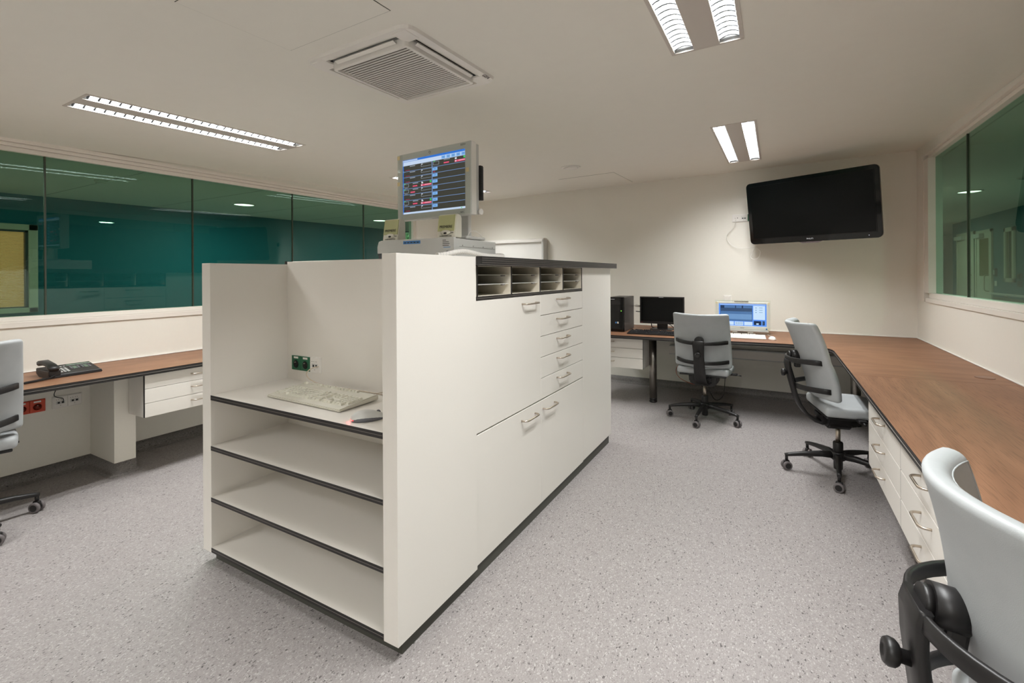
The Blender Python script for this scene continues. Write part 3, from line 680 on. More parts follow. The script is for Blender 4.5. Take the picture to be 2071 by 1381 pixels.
# desk drawer pedestals
def pedestal(label, face, s_, y0, y1, zs, depth, hlen, group=None, axis='x', hoff=0, dark_side=None):
    """hung drawer unit; face coordinate, s_ outward sign; axis x: faces along x, axis y: faces along y (then y0,y1 are x limits)"""
    t = thing('drawer_unit', label, 'drawer unit', group=group)
    def B(f, d0, d1, a, c, z0, z1, bev=0):
        p0, p1 = face-s_*d0, face-s_*d1
        if axis == 'x': f.box(p0, p1, a, c, z0, z1, bev, 1)
        else: f.box(a, c, p0, p1, z0, z1, bev, 1)
        return f
    f = MB(); f.use(lam_m); B(f, .0185, depth, y0, y0+.016, zs[-1], zs[0]); B(f, .0185, depth, y1-.016, y1, zs[-1], zs[0]); B(f, .02, depth, y0+.016, y1-.016, zs[-1]+.002, zs[-1]+.016); B(f, depth-.01, depth, y0+.016, y1-.016, zs[-1], zs[0])
    f.use(core_m); B(f, .0190, .06, y0+.016, y1-.016, zs[-1]+.016, zs[0]-.001); B(f, .0, .0185, y0-.0015, y0-.0002, zs[-1], zs[0]); B(f, .0, .0185, y1+.0002, y1+.0015, zs[-1], zs[0])
    f.build('body', None, t)
    for i in range(len(zs)-1):
        f = MB(); f.use(lam_m); B(f, 0, .018, y0+.0003, y1-.0003, zs[i+1]+.0016, zs[i]-.0016, .0007); d = f.build('drawer', None, t)
        h = MB(); yc = (y0+y1)/2+hoff; hz = zs[i]-.040
        if axis == 'x': D_handle(h, (face, yc-hlen/2, hz), (face, yc+hlen/2, hz), (s_*.032, 0, 0), .0048)
        else: D_handle(h, (yc-hlen/2, face, hz), (yc+hlen/2, face, hz), (0, s_*.032, 0), .0048)
        h.build('handle', steel_m, d)
    return t
ZD = [.704, .575, .455, .338]
pedestal('white three-drawer unit under the right worktop, farthest from the camera', .446, -1, 2.440, 3.178, ZD, .55, .128)
pedestal('white three-drawer unit under the right worktop, partly behind the nearest chair', .446, -1, 1.700, 2.438, ZD, .55, .128)
pedestal('white three-drawer unit under the left worktop beside the pier', -3.748, 1, 1.556, 2.30, [.704, .610, .511, .414], .23, .16, hoff=0)
pedestal('white three-drawer unit under the back worktop beside the island', 4.87, -1, -1.93, -1.187, [.704, .598, .497, .388], .50, .14, axis='y')
def desk_post(label, x, y):
    t = thing('desk_post', label, 'desk leg', (x, y, 0))
    f = MB(); f.lathe([(.038, .045), (.038, .705)], n=28); f.build('tube', post_m, t)
    f = MB(); f.lathe([(.036, 0), (.040, .004), (.040, .016), (.030, .022), (.038, .028), (.038, .045)], n=28); f.build('foot', blk_m, t)
    f = MB(); f.lathe([(.038, .69), (.041, .697), (.041, .7055)], n=28); f.build('top_collar', blk_m, t)
desk_post('round steel desk post under the back worktop, left of the centre chair', -1.143, 5.135)
desk_post('round steel desk post under the right worktop behind the side-on chair', .635, 5.18)
# cable duct on the back wall
t = thing('cable_duct', 'grey two-level wall cable duct under the back worktop', 'cable duct')
f = MB(); f.box(-1.10, XR-.02, YB-.07, YB-.001, .415, .525, .003, 1); f.build('channel', lgrey_p, t)
f = MB(); f.box(-1.10, XR-.02, YB-.073, YB-.07, .428, .512, .001, 1); f.build('cover', trim_m, t)
# =================================================================== SOCKETS
def socket_row(name, label, M, gangs, group=None):
    """gangs: list of kinds; local x right, y up, z out of wall"""
    t = thing(name, label, 'socket', M=M, group=group); n = len(gangs); W = .0755
    f = MB(); f.box(-.004, n*W+.004, -.043, .043, 0, .006, .002); f.build('frame_plate', white_p if gangs[0] != 'orange' else orange_p, t)
    for i, g in enumerate(gangs):
        x = i*W+W/2
        m_ = {'green': green_p, 'orange': orange_p}.get(g, white_p)
        f = MB(); f.use(m_).box(x-W/2+.001, x+W/2-.001, -.0385, .0385, .005, .0105, .0015); u = f.build('insert', None, t)
        if g in ('green', 'orange'):
            f = MB(); f.use(m_).lathe([(.0235, .0104), (.0235, .0125), (.0215, .0125)], c=(x, -.006, 0), n=28, caps=False); f.build('rim', None, u)
            f = MB(); f.use(hole_m if g == 'green' else mat('orange_shadow', (140, 40, 18), .5)).lathe([(.0215, .0108), (.0, .0109)], c=(x, -.006, 0), n=28); f.build('recess', None, u)
            f = MB(); f.use(steel_m).cyl((x, .004, .0105), (x, .004, .02), .0022, 8); f.build('earth_pin', None, u)
            f = MB(); f.use(hole_m)
            for q in (-.0095, .0095): f.cyl((x+q, -.007, .0106), (x+q, -.007, .0113), .003, 8)
            f.build('pin_hole', None, u)
            f = MB(); f.use(white_p).box(x-.018, x+.018, .024, .034, .0104, .0114); f.build('label_strip', None, u)
        elif g == 'data':
            f = MB(); f.use(hole_m).box(x-.016, x-.004, -.010, .002, .0104, .0110); f.box(x+.006, x+.018, -.010, .002, .0104, .0110)
            for (a, c) in ((-.022, .018), (-.01, .018), (.004, .018), (.014, .018), (0, -.024)): f.box(x+a-.002, x+a+.002, c-.0015, c+.0015, .0104, .0108)
            f.build('port', None, u)
            f = MB(); f.use(lgrey_p).box(x-.024, x+.024, -.014, .008, .0100, .01065); f.build('port_cover', None, u)
        elif g == 'audio':
            f = MB(); f.use(hole_m).cyl((x+.012, .002, .0104), (x+.012, .002, .011), .005, 12); f.cyl((x-.012, .002, .0104), (x-.012, .002, .011), .003, 12); f.build('port', None, u)
        elif g == 'switch':
            f = MB(); f.use(white_p).box(x-.028, x+.028, -.028, .028, .0104, .0155, .002); f.build('rocker', None, u)
    return t
socket_row('socket_row', 'green double power socket with white data socket on the island back panel', basis((-2.300, 1.648, .908), (1, 0, 0), (0, 0, 1)), ['green', 'green', 'data'])
socket_row('socket_row', 'orange double power socket on the wall below the left desk', basis((XL, 1.078, .505), (0, 1, 0), (0, 0, 1)), ['orange', 'orange'])
socket_row('socket_row', 'double white data socket on the wall beside the left pier', basis((XL, 1.272, .505), (0, 1, 0), (0, 0, 1)), ['data', 'data'])
socket_row('socket_row', 'white socket row with one green socket beside the television', basis((-.408, YB, 2.000), (1, 0, 0), (0, 0, 1)), ['audio', 'data', 'green'])
socket_row('socket_row', 'white data socket on the cable duct behind the centre chair', basis((-.93, YB-.073, .47), (1, 0, 0), (0, 0, 1)), ['audio', 'data'])
socket_row('wall_switch', 'square white wall switch above the white all-in-one computer', basis((-.505, YB, 1.085), (1, 0, 0), (0, 0, 1)), ['switch'])
def cable(name, label, pts, r, m_, cat='cable', sub=4, coil=None):
    P = [Vector(p) for p in pts]; out = []
    for i in range(len(P)-1):
        p0, p1, p2, p3 = P[max(i-1, 0)], P[i], P[i+1], P[min(i+2, len(P)-1)]
        for k in range(sub):
            t_ = k/sub; out.append(.5*((2*p1)+(-p0+p2)*t_+(2*p0-5*p1+4*p2-p3)*t_*t_+(-p0+3*p1-3*p2+p3)*t_**3))
    out.append(P[-1])
    f = MB(); f.tube(out, r, 8); o = f.build(name, m_); tag(o, label, cat); return o
cable('data_cable', 'beige data cable from the island socket trailing behind the keyboard', [(-2.075, 1.632, .905), (-2.10, 1.615, .898), (-2.118, 1.60, .882), (-2.125, 1.60, .862), (-2.105, 1.605, .840), (-2.05, 1.615, .822), (-1.95, 1.625, .8155), (-1.75, 1.628, .8155), (-1.5, 1.63, .8155), (-1.27, 1.632, .8155)], .0028, cable_m)
cable('phone_cable', 'thin black phone cable plugged in below the left desk', [(-4.30, 1.32, .735), (-4.30, 1.29, .66), (-4.29, 1.255, .585), (-4.31, 1.27, .555), (-4.33, 1.31, .535), (-4.35, 1.32, .512)], .0025, blk_m)
cable('television_cable', 'white cable looping from the wall sockets to the television', [(-.375, YB-.02, 1.985), (-.375, YB-.04, 1.965), (-.40, YB-.03, 1.89), (-.47, YB-.02, 1.81), (-.44, YB-.02, 1.72), (-.36, YB-.03, 1.665), (-.25, YB-.06, 1.655), (-.17, YB-.10, 1.655), (-.13, YB-.12, 1.61), (-.15, YB-.12, 1.545), (-.20, YB-.11, 1.53), (-.225, YB-.1, 1.56), (-.20, YB-.1, 1.62), (-.16, YB-.15, 1.68), (-.1, YB-.2, 1.80)], .0028, white_p)
cable('orange_cable', 'orange data cable hanging from the duct behind the centre chair', [(-.83, YB-.075, .465), (-.85, YB-.11, .44), (-.93, 5.6, .37), (-.98, 5.55, .28), (-.92, 5.5, .2), (-.75, 5.45, .16), (-.6, 5.4, .2), (-.5, 5.4, .30), (-.45, 5.45, .42)], .003, ocable_m)
cable('black_cable', 'looped black cables hanging behind the centre chair', [(-.60, 5.5, .44), (-.66, 5.48, .30), (-.71, 5.46, .2), (-.67, 5.45, .14), (-.6, 5.46, .2), (-.58, 5.47, .3), (-.63, 5.46, .16), (-.56, 5.45, .02), (-.48, 5.45, .08), (-.46, 5.46, .3), (-.45, 5.5, .45)], .0035, blk_m)
# =================================================================== CHAIRS
def pad_shape(x, z, z0, z1, W):
    """mid surface of the backrest: returns y"""
    v = (z-z0)/(z1-z0)
    yc = -.150-.060*min(1, v*2)*(v*2 if v < .5 else 1) - (0 if v < .5 else .085*(v-.5)*2*(.6+.4*(v-.5)*2))
    return yc + (1.55+.25*v)*x*x
def make_chair():
    root = thing('swivel_chair', '', 'chair')
    W, T, z0, z1 = .490, .048, .510, 1.012
    f = MB(); f.box(-W/2, W/2, -T/2, T/2, z0, z1, .019, 4)
    for i in range(1, 16): 
        g = list(f.bm.verts)+list(f.bm.edges)+list(f.bm.faces); bmesh.ops.bisect_plane(f.bm, geom=g, plane_co=(-W/2+W*i/16, 0, 0), plane_no=(1, 0, 0))
    for i in range(1, 14):
        g = list(f.bm.verts)+list(f.bm.edges)+list(f.bm.faces); bmesh.ops.bisect_plane(f.bm, geom=g, plane_co=(0, 0, z0+(z1-z0)*i/14), plane_no=(0, 0, 1))
    def defm(co):
        v = (co.z-z0)/(z1-z0); x = co.x*(.95+.05*(1-v))*(1-.04*max(0, .25-v))
        m_ = pad_shape(x, co.z, z0, z1, W); sl = (1.55+.25*v)*2*x
        d = co.y*(1+.12*math.sin(PI*min(1, max(0, v))))
        nx, ny = -sl, 1; L = math.hypot(nx, ny)
        return Vector((x+nx/L*d, m_+ny/L*d, co.z + .006*(x/.22)**2*(1 if v > .5 else 0)*v))
    for v in f.bm.verts: v.co = defm(v.co)
    for q in f.bm.faces: q.smooth = True
    bmesh.ops.recalc_face_normals(f.bm, faces=f.bm.faces)
    pad = f.build('backrest', fab_m, root)
    # piping round the front face of the backrest
    pts = []; e = .016; a_, c_ = W/2-e, (z0+e, z1-e)
    for k in range(17): pts.append((-a_+2*a_*k/16, c_[0]))
    for k in range(1, 15): pts.append((a_, c_[0]+(c_[1]-c_[0])*k/15))
    for k in range(17): pts.append((a_-2*a_*k/16, c_[1]))
    for k in range(1, 15): pts.append((-a_, c_[1]-(c_[1]-c_[0])*k/15))
    f = MB(); f.tube([defm(Vector((p[0], T/2-.0005, p[1]))) for p in pts], .0022, 6, closed=True); f.build('piping', fab_m, pad)
    # seat
    f = MB(); f.box(-.235, .235, -.135, .285, .440, .505, .022, 4)
    for i in range(1, 10):
        g = list(f.bm.verts)+list(f.bm.edges)+list(f.bm.faces); bmesh.ops.bisect_plane(f.bm, geom=g, plane_co=(-.235+.47*i/10, 0, 0), plane_no=(1, 0, 0))
        g = list(f.bm.verts)+list(f.bm.edges)+list(f.bm.faces); bmesh.ops.bisect_plane(f.bm, geom=g, plane_co=(0, -.135+.42*i/10, 0), plane_no=(0, 1, 0))
    for v in f.bm.verts:
        x, y = v.co.x, v.co.y; dz = -.030*max(0, (y-.12)/.16)**2; k = 1-.05*max(0, (-y-.02)/.11)-.05*max(0, (y-.18)/.1)
        v.co.x = x*k; v.co.z += dz
    for q in f.bm.faces: q.smooth = True
    f.build('seat', fab_m, root)
    f = MB(); f.box(-.205, .205, -.125, .24, .424, .441, .006, 2); f.build('seat_shell', blk_m, root)
    # mechanism
    f = MB(); f.poly([(-.125, .425), (-.12, .37), (-.095, .345), (.03, .335), (.10, .35), (.13, .40), (.14, .428)], -.075, .075, axis='x', bev=.012); f.build('tilt_mechanism', blk_m, root)
    f = MB(); f.poly([(-.13, .43), (-.125, .36), (-.08, .328), (.08, .328), (.125, .36), (.13, .43)], -.09, .05, axis='y', bev=.010); f.build('mechanism_cover', blk_m, root)
    # bracket: two bands and a spine
    def band(z, ext, hgt):
        pts = []
        for k in range(21):
            u = -1+2*k/20; x = u*ext
            yr = pad_shape(x, z, z0, z1, W)-.030
            bulge = (1-abs(u)**2.6)
            y = (1-bulge)*(pad_shape(ext, z, z0, z1, W)-.032)+bulge*(-.305 if z > .65 else -.262)
            pts.append((x, min(y, yr), z+(.006*u*u if z > .65 else .004*u*u)))
        f = MB(); f.tube(pts, .01, flat=(.013, hgt)); return f
    f = band(.752, .222, .034); f.build('upper_band', blk_m, root)
    f = band(.570, .224, .034); f.build('lower_band', blk_m, root)
    for z, x in ((.752, .207), (.570, .209)):
        for s_ in (-1, 1):
            y = pad_shape(x, z, z0, z1, W)-.040
            f = MB(); f.cyl((s_*x, y+.01, z+.004), (s_*x, y-.0045, z+.004), .005, 10); f.build('screw', dgrey_p, root)
    sp = [(0, -.302, .772), (0, -.306, .745), (0, -.298, .69), (0, -.284, .63), (0, -.270, .575), (0, -.256, .52), (0, -.232, .46), (0, -.195, .405), (0, -.145, .366), (0, -.08, .346), (0, 0, .342)]
    wd = [.10, .102, .094, .090, .092, .096, .098, .10, .11, .125, .13]
    f = MB()
    def sm(lst, n=3):
        o = []
        for i in range(len(lst)-1):
            for k in range(n): t_ = k/n; o.append(tuple(a*(1-t_)+c*t_ for a, c in zip(lst[i], lst[i+1])))
        o.append(lst[-1]); return o
    P = sm([(p[0], p[1], p[2], q) for p, q in zip(sp, wd)])
    f.tube([p[:3] for p in P], .01, flat=[(p[3], .022) for p in P], up=Vector((0, -1, .2))); f.build('spine', blk_m, root)
    # slot seen as a darker inset rail down the spine, pivot disc and knob
    f = MB(); f.tube([(0, -.2935, .735), (0, -.288, .69), (0, -.272, .63), (0, -.258, .585)], .01, flat=(.034, .012), up=Vector((0, -1, .2))); f.build('slide_rail', hole_m, root)
    yb_ = pad_shape(0, .765, z0, z1, W)-.026
    f = MB(); f.cyl((0, yb_+.006, .772), (0, -.285, .772), .038, 24); f.cyl((0, -.285, .772), (0, -.300, .772), .030, 24); f.build('pivot_disc', blk_m, root)
    f = MB(); f.box(-.020, .020, -.262, -.225, .69, .765, .008); f.build('height_bracket', blk_m, root)
    Mk = Matrix.Translation((0, -.288, .650)) @ Matrix.Rotation(PI/2, 4, 'X')
    f = MB(); f.lathe([(.013, 0), (.013, .026), (.020, .030), (.025, .036), (.026, .046), (.022, .053), (.012, .055), (.010, .052)], n=24, M=Mk); f.build('adjust_knob', blk_m, root)
    # levers
    f = MB(); f.box(.19, .275, .03, .075, .428, .446, .004); f.cyl((.26, .052, .434), (.31, .052, .430), .006, 10); f.build('lever', blk_m, root)
    f = MB(); f.box(-.235, -.18, .03, .07, .428, .444, .004); f.build('lever', blk_m, root)
    # gas lift
    f = MB(); f.cyl((0, 0, .21), (0, 0, .335), .0145, 20); f.build('gas_lift', steel_m, root)
    f = MB(); f.lathe([(.024, .035), (.027, .04), (.027, .145), (.030, .15), (.030, .215), (.026, .222), (.0, .222)], n=24); f.build('column_sleeve', blk_m, root)
    f = MB(); f.lathe([(.038, .10), (.044, .105), (.044, .145), (.036, .155)], n=24); f.build('base_hub', blk_m, root)
    arm0 = None; base = None
    RA = .315
    for k in range(5):
        a = math.radians(72*k)
        if arm0 is None:
            f = MB(); f.tube([(.02, 0, .128), (.10, 0, .130), (.22, 0, .118), (.30, 0, .105), (.325, 0, .100)], .01, flat=[(.046, .040), (.040, .036), (.030, .028), (.026, .022), (.024, .018)]); f.cyl((RA, 0, .106), (RA, 0, .066), .010, 12); arm0 = f.build('base_arm', blk_m, root)
            arm = arm0
        else: arm = share(arm0, 'base_arm', root)
        arm.rotation_euler = (0, 0, a)
        # caster as child of the arm
        if k == 0:
            f = MB()
            f.use(rub_m)
            for s_ in (-1, 1):
                f.lathe([(.024, .0), (.0295, .003), (.030, .008), (.0295, .015), (.024, .018)], n=24, M=Matrix.Translation((0, s_*.0165 + (0 if s_ > 0 else 0), .030)) @ Matrix.Rotation(-s_*PI/2, 4, 'X') @ Matrix.Translation((0, 0, -.009)))
            f.use(blk_m).cyl((0, -.009, .030), (0, .009, .030), .020, 18)
            for s_ in (-1, 1): f.cyl((0, s_*.024, .030), (0, s_*.0268, .030), .019, 18)
            f.use(blk_m).box(-.020, .020, -.010, .010, .034, .066, .008)
            c0 = f.build('caster', None, arm); cas = c0
        else: cas = share(c0, 'caster', arm)
        cas.location = (RA, 0, 0)
        cas.rotation_euler = (0, 0, [0.9, 2.2, 0.2, 1.4, 2.9][k])
    return root
def place_chair(src, x, y, rz, label, phase, lift=0.0, group=None):
    c = dup(src) if src is not None else None
    c.location = (x, y, 0); c.rotation_euler = (0, 0, rz); tag(c, label, 'chair', 'grey-blue swivel chairs')
    i = 0
    for ch in children_of(c):
        n = ch.name.split('.')[0]
        if n == 'base_arm':
            ch.rotation_euler = (0, 0, math.radians(phase+72*i)-rz); i += 1
        elif n not in ('base_hub', 'column_sleeve', 'gas_lift', 'seat', 'seat_shell', 'tilt_mechanism', 'mechanism_cover', 'lever', 'spine') and lift:
            ch.location.z += lift
    return c
proto = make_chair()
place_chair(proto, -.580, 4.764, math.radians(-3), 'grey-blue swivel chair at the back desk, seen from behind', 48)
place_chair(proto, .376, 3.885, math.radians(-78), 'grey-blue swivel chair seen side-on, tucked under the right worktop', 49.5, .03)
left_chair = place_chair(proto, -3.80, .715, math.radians(80), 'grey-blue swivel chair cut off by the left edge of the photo', 16, .03)
for ch in children_of(left_chair):
    if ch.name.startswith('lever'): ch.scale.x = .78
Mlean = Matrix.Translation((0, -.12, .38)) @ Matrix.Rotation(math.radians(-7.5), 4, 'X') @ Matrix.Translation((0, .12, -.42))
for ch in children_of(proto):
    if ch.name.split('.')[0] in ('backrest', 'upper_band', 'lower_band', 'screw', 'slide_rail', 'pivot_disc', 'height_bracket', 'adjust_knob', 'spine'): ch.matrix_local = Mlean
proto.location = (.492, 1.188, 0); proto.rotation_euler = (0, 0, math.radians(-85)); tag(proto, 'grey-blue swivel chair nearest the camera at the lower right', 'chair', 'grey-blue swivel chairs')
# =================================================================== TELEVISION
ang = math.radians(-24.9)
ux = Vector((math.cos(ang), math.sin(ang), 0)); tilt = math.radians(9)
nrm = Vector((ux.y, -ux.x, 0))              # towards the room
uy = (Vector((0, 0, 1))*math.cos(tilt)+nrm*math.sin(tilt)).normalized()
t = thing('television', 'large black wall television tilted on its bracket', 'television', M=basis((.2875, 5.375, 2.005), ux, uy))
TW, TH = 1.163/2, .645/2
def rrect(hx_, hy_, r, n=5):
    o = []
    for (sx, sy, a0) in ((1, 1, 0), (-1, 1, 90), (-1, -1, 180), (1, -1, 270)):
        for k in range(n+1):
            a = math.radians(a0+k*90/n); o.append((sx*(hx_-r)+r*math.cos(a), sy*(hy_-r)+r*math.sin(a)))
    return o
f = MB(); f.use(blk2_m).poly(rrect(TW, TH, .04), -.03, .0, bev=.004); f.build('bezel', None, t)
f = MB(); f.use(blk_m).poly(rrect(TW-.03, TH-.03, .05), -.075, -.03); f.build('back_housing', None, t)
f = MB(); f.use(scr_off_m).box(-TW+.042, TW-.042, -TH+.060, TH-.042, -.001, .0012); f.build('screen', None, t)
f = MB(); f.use(blk2_m)
for (a, c, d, e) in ((-TW+.036, TW-.036, -TH+.054, -TH+.060), (-TW+.036, TW-.036, TH-.042, TH-.036), (-TW+.036, -TW+.042, -TH+.054, TH-.036), (TW-.042, TW-.036, -TH+.054, TH-.036)): f.box(a, c, d, e, 0, .004, .001, 1)
f.build('screen_surround', None, t)
f = MB(); f.use(mat('smoked_trim', (96, 84, 84), .2)).poly([(-.11, -TH+.002), (.11, -TH+.002), (.07, -TH-.014), (-.07, -TH-.014)], -.03, -.004); f.build('speaker_lip', None, t)
letters('PHILIPS', .019, basis((0, -TH+.022, .001), (1, 0, 0), (0, 1, 0)), silver_m, t, align='CENTER')
f = MB(); f.cyl((TW-.1, -TH+.028, 0), (TW-.1, -TH+.028, .002), .003, 8); f.build('power_light', led_w, t)
t = thing('television_bracket', 'black swivel wall bracket behind the television', 'bracket')
f = MB(); f.box(.2, .45, YB-.02, YB, 1.9, 2.15, .003); f.build('wall_plate', blk_m, t)
f = MB(); f.tube([(.33, YB-.02, 2.03), (.42, YB-.2, 2.03), (.36, 5.47, 2.01)], .02, 10); f.build('arm', blk_m, t)
# =================================================================== WHITEBOARD
t = thing('whiteboard', 'white framed board with rounded top rail on the back wall behind the island', 'whiteboard', (0, YB, 0))
wx0, wx1, wz0_, wz1_ = -4.15, -2.735, .98, 1.862
f = MB(); f.box(wx0, wx1-.03, -.10, -.0, wz0_, wz1_-.03, .003); f.build('board_body', board_m, t)
f = MB(); f.box(wx0-.004, wx0+.03, -.135, 0, wz0_-.01, wz1_-.005, .012, 3); f.box(wx1-.022, wx1+.012, -.135, 0, wz0_-.01, wz1_-.005, .012, 3); f.build('side_rail', lgrey_p, t)
f = MB(); f.poly([(-.135, wz1_-.04), (-.135, wz1_-.015), (-.12, wz1_), (-.08, wz1_+.012), (0, wz1_+.012), (0, wz1_-.04)], wx0, wx1, axis='x'); f.build('top_rail', white_p, t)
# =================================================================== ISLAND EQUIPMENT
CZ = 1.463
t = thing('computer_case', 'light grey desktop computer case lying on the island top', 'computer', (0, 0, CZ))
f = MB(); f.use(lgrey_p).box(-1.940, -1.430, 1.957, 2.356, .004, .106, .003); f.build('case_body', None, t)
f = MB(); f.use(lgrey_p).poly([(-1.955, .030), (-1.955, .075), (-1.945, .104), (-1.925, .110), (-1.428, .110), (-1.424, .104), (-1.424, .002), (-1.52, .002), (-1.62, .022), (-1.78, .040), (-1.87, .042), (-1.955, .038)], 1.935, 1.957, axis='y'); f.build('front_fascia', None, t)
f = MB(); f.use(dgrey_p).poly([(-1.952, .0), (-1.952, .037), (-1.87, .041), (-1.78, .039), (-1.62, .021), (-1.52, .001)], 1.940, 1.957, axis='y'); f.build('dark_inset', None, t)
f = MB(); f.use(blue_m).box(-1.762, -1.643, 1.9335, 1.935, .084, .101); f.build('blue_label', None, t)
f = MB(); f.use(print_m)
for k in range(5): f.box(-1.755+k*.022, -1.741+k*.022, 1.9331, 1.9335, .089, .094)
for k, wv in enumerate((.022, .04, .045, .04)): f.box(-1.495, -1.495+wv, 1.9345, 1.935, .094-k*.009, .097-k*.009)
f.use(blue_m).box(-1.49, -1.445, 1.9345, 1.935, .058, .061); f.build('front_print', None, t)
f = MB(); f.use(dgrey_p).cyl((-1.462, 1.935, .028), (-1.462, 1.931, .028), .013, 20); f.build('power_button', None, t)
f = MB(); f.use(line_m).box(-1.4298, -1.4292, 1.99, 2.345, .064, .0655)
for y in (2.02, 2.12, 2.22, 2.32): f.box(-1.430, -1.4288, y-.002, y+.002, .068, .074)
f.build('side_seam', None, t)
f = MB(); f.box(-1.92, -1.9, 1.97, 1.99, 0, .004); f.box(-1.46, -1.44, 1.97, 1.99, 0, .004); f.box(-1.92, -1.9, 2.32, 2.34, 0, .004); f.box(-1.46, -1.44, 2.32, 2.34, 0, .004); f.build('foot', rub_m, t)
# spiral wrap hose
hp = [(-1.395, 1.760, CZ+.010), (-1.39, 1.79, CZ+.012), (-1.37, 1.83, CZ+.020), (-1.36, 1.88, CZ+.030), (-1.355, 1.94, CZ+.034), (-1.355, 2.02, CZ+.028), (-1.355, 2.10, CZ+.020), (-1.355, 2.2, CZ+.018), (-1.355, 2.28, CZ+.020), (-1.375, 2.34, CZ+.025), (-1.42, 2.385, CZ+.030), (-1.50, 2.40, CZ+.03)]
hose = cable('wrapped_cable', 'thick white spiral-wrapped cable bundle beside the computer case', hp, .0125, white_p, sub=6)
P = []
for i in range(len(hp)-1):
    for k in range(30):
        t_ = k/30; P.append(Vector(hp[i]).lerp(Vector(hp[i+1]), t_))
# smooth centre line then wind a flat ribbon round it
for _ in range(10): P = [P[0]]+[(P[i-1]+P[i]*2+P[i+1])/4 for i in range(1, len(P)-1)]+[P[-1]]
L_ = 0; hel = []
for i in range(1, len(P)-1):
    d = (P[i+1]-P[i-1]).normalized(); L_ += (P[i]-P[i-1]).length; a = L_/.017*2*PI
    s_ = d.cross(Vector((0, 0, 1))).normalized(); u_ = s_.cross(d); hel.append(P[i]+(s_*math.cos(a)+u_*math.sin(a))*.0122)
f = MB(); f.tube(hel, .0011, 5); f.build('spiral_groove', lgrey_p, hose)
# speakers
def pc_speaker(label, x, y, rz, back):
    t = thing('computer_speaker', label, 'speaker', (x, y, CZ+.110), rz)
    sl = .10
    f = MB(); f.use(beige_m).poly([(-.0, 0), (.062, 0), (.062, .105), (.055, .118), (.030, .124), (.018, .121)], -.060, .060, axis='x', bev=.003); f.build('cabinet', None, t)
    def fp(x0, x1, z0, z1, d0, d1, m_, nm, par=t):
        f = MB(); f.use(m_).poly([(d0+z0*.15, z0), (d1+z0*.15, z0), (d1+z1*.15, z1), (d0+z1*.15, z1)], x0, x1, axis='x'); return f.build(nm, None, par)
    fp(-.055, .055, .034, .118, -.004, .004, spk_m, 'grille')
    f = MB(); f.use(beige_m).lathe([(.028, .0), (.026, .004), (.0, .0045)], n=24, M=basis((0, -.001+.022*.15, .026), (1.25, 0, 0), (0, .15, 1)) @ Matrix.Diagonal((1.2, .5, 1, 1))); f.build('volume_bulge', None, t)
    f = MB(); f.use(hole_m).lathe([(.011, .0), (.011, .0055)], n=16, M=basis((0, -.001+.02*.15, .022), (1, 0, 0), (0, .15, 1)) @ Matrix.Diagonal((1, .45, 1, 1))); f.build('volume_dial', None, t)
    letters('PREMIERE', .0205, basis((0, -.0052+.052*.15, .050), (1, 0, 0), (0, .15, 1)), print_m, t, align='CENTER')
    letters('POWER', .006, basis((.040, -.0012+.024*.15, .022), (1, 0, 0), (0, .15, 1)), print_m, t, align='CENTER')
    letters('POWERED SPEAKER SYSTEM', .0064, basis((0, -.0012+.006*.15, .006), (1, 0, 0), (0, .15, 1)), print_m, t, align='CENTER')
    return t
pc_speaker('beige computer speaker on the left end of the computer case', -1.886, 1.962, math.radians(-3), 1)
pc_speaker('beige computer speaker on the right end of the computer case', -1.488, 1.950, math.radians(-3), 1)
cable('speaker_cable', 'thin white cable arching down behind the right speaker', [(-1.455, 2.10, CZ+.12), (-1.45, 2.12, CZ+.150), (-1.43, 2.14, CZ+.155), (-1.43, 2.2, CZ+.135), (-1.44, 2.25, CZ+.110)], .002, white_p)
# raised monitor
PL, PR = Vector((-1.941, 2.085, 0)), Vector((-1.388, 2.040, 0)); mux = (PR-PL).normalized(); mw = (PR-PL).length; mh = .388
t = thing('monitor', 'light grey monitor showing patient charts, raised above the computer case', 'monitor', M=basis((PL.x, PL.y, 1.698), mux, (0, 0, 1)))
# local: x right, y up, z towards viewer
f = MB(); f.use(lgrey_p)
for (a, c, d, e) in ((0, .040, 0, mh), (mw-.040, mw, 0, mh), (.04, mw-.04, 0, .036), (.04, mw-.04, mh-.036, mh)): f.box(a, c, d, e, -.045, 0, .002, 1)
f.build('bezel', None, t)
f = MB(); f.use(lgrey_p).poly([(.006, .006), (mw-.006, .006), (mw-.006, mh-.006), (.006, mh-.006)], -.075, -.046); f.build('rear_shell', None, t)
f = MB(); f.use(white_p).box(mw-.0, mw+.0015, .003, mh-.003, -.044, -.006); f.build('side_strip', None, t)
f = MB(); f.use(blk_m)
for k in range(28): f.box(mw-.06, mw+.008, .085+k*.0065, .088+k*.0065, -.10, -.076)
f.box(mw-.06, mw+.004, .083, .27, -.10, -.076); f.build('vent', None, t)
f = MB(); f.use(white_p).cyl((mw+.001, .020, -.075), (mw+.012, .020, -.075), .016, 20); f.build('side_knob', None, t)
f = MB(); f.use(dgrey_p).lathe([(.007, 0), (.007, .0008), (.005, .0008), (.005, 0)], c=(mw*.47, mh-.018, 0), n=20, caps=False); f.build('maker_badge', None, t)
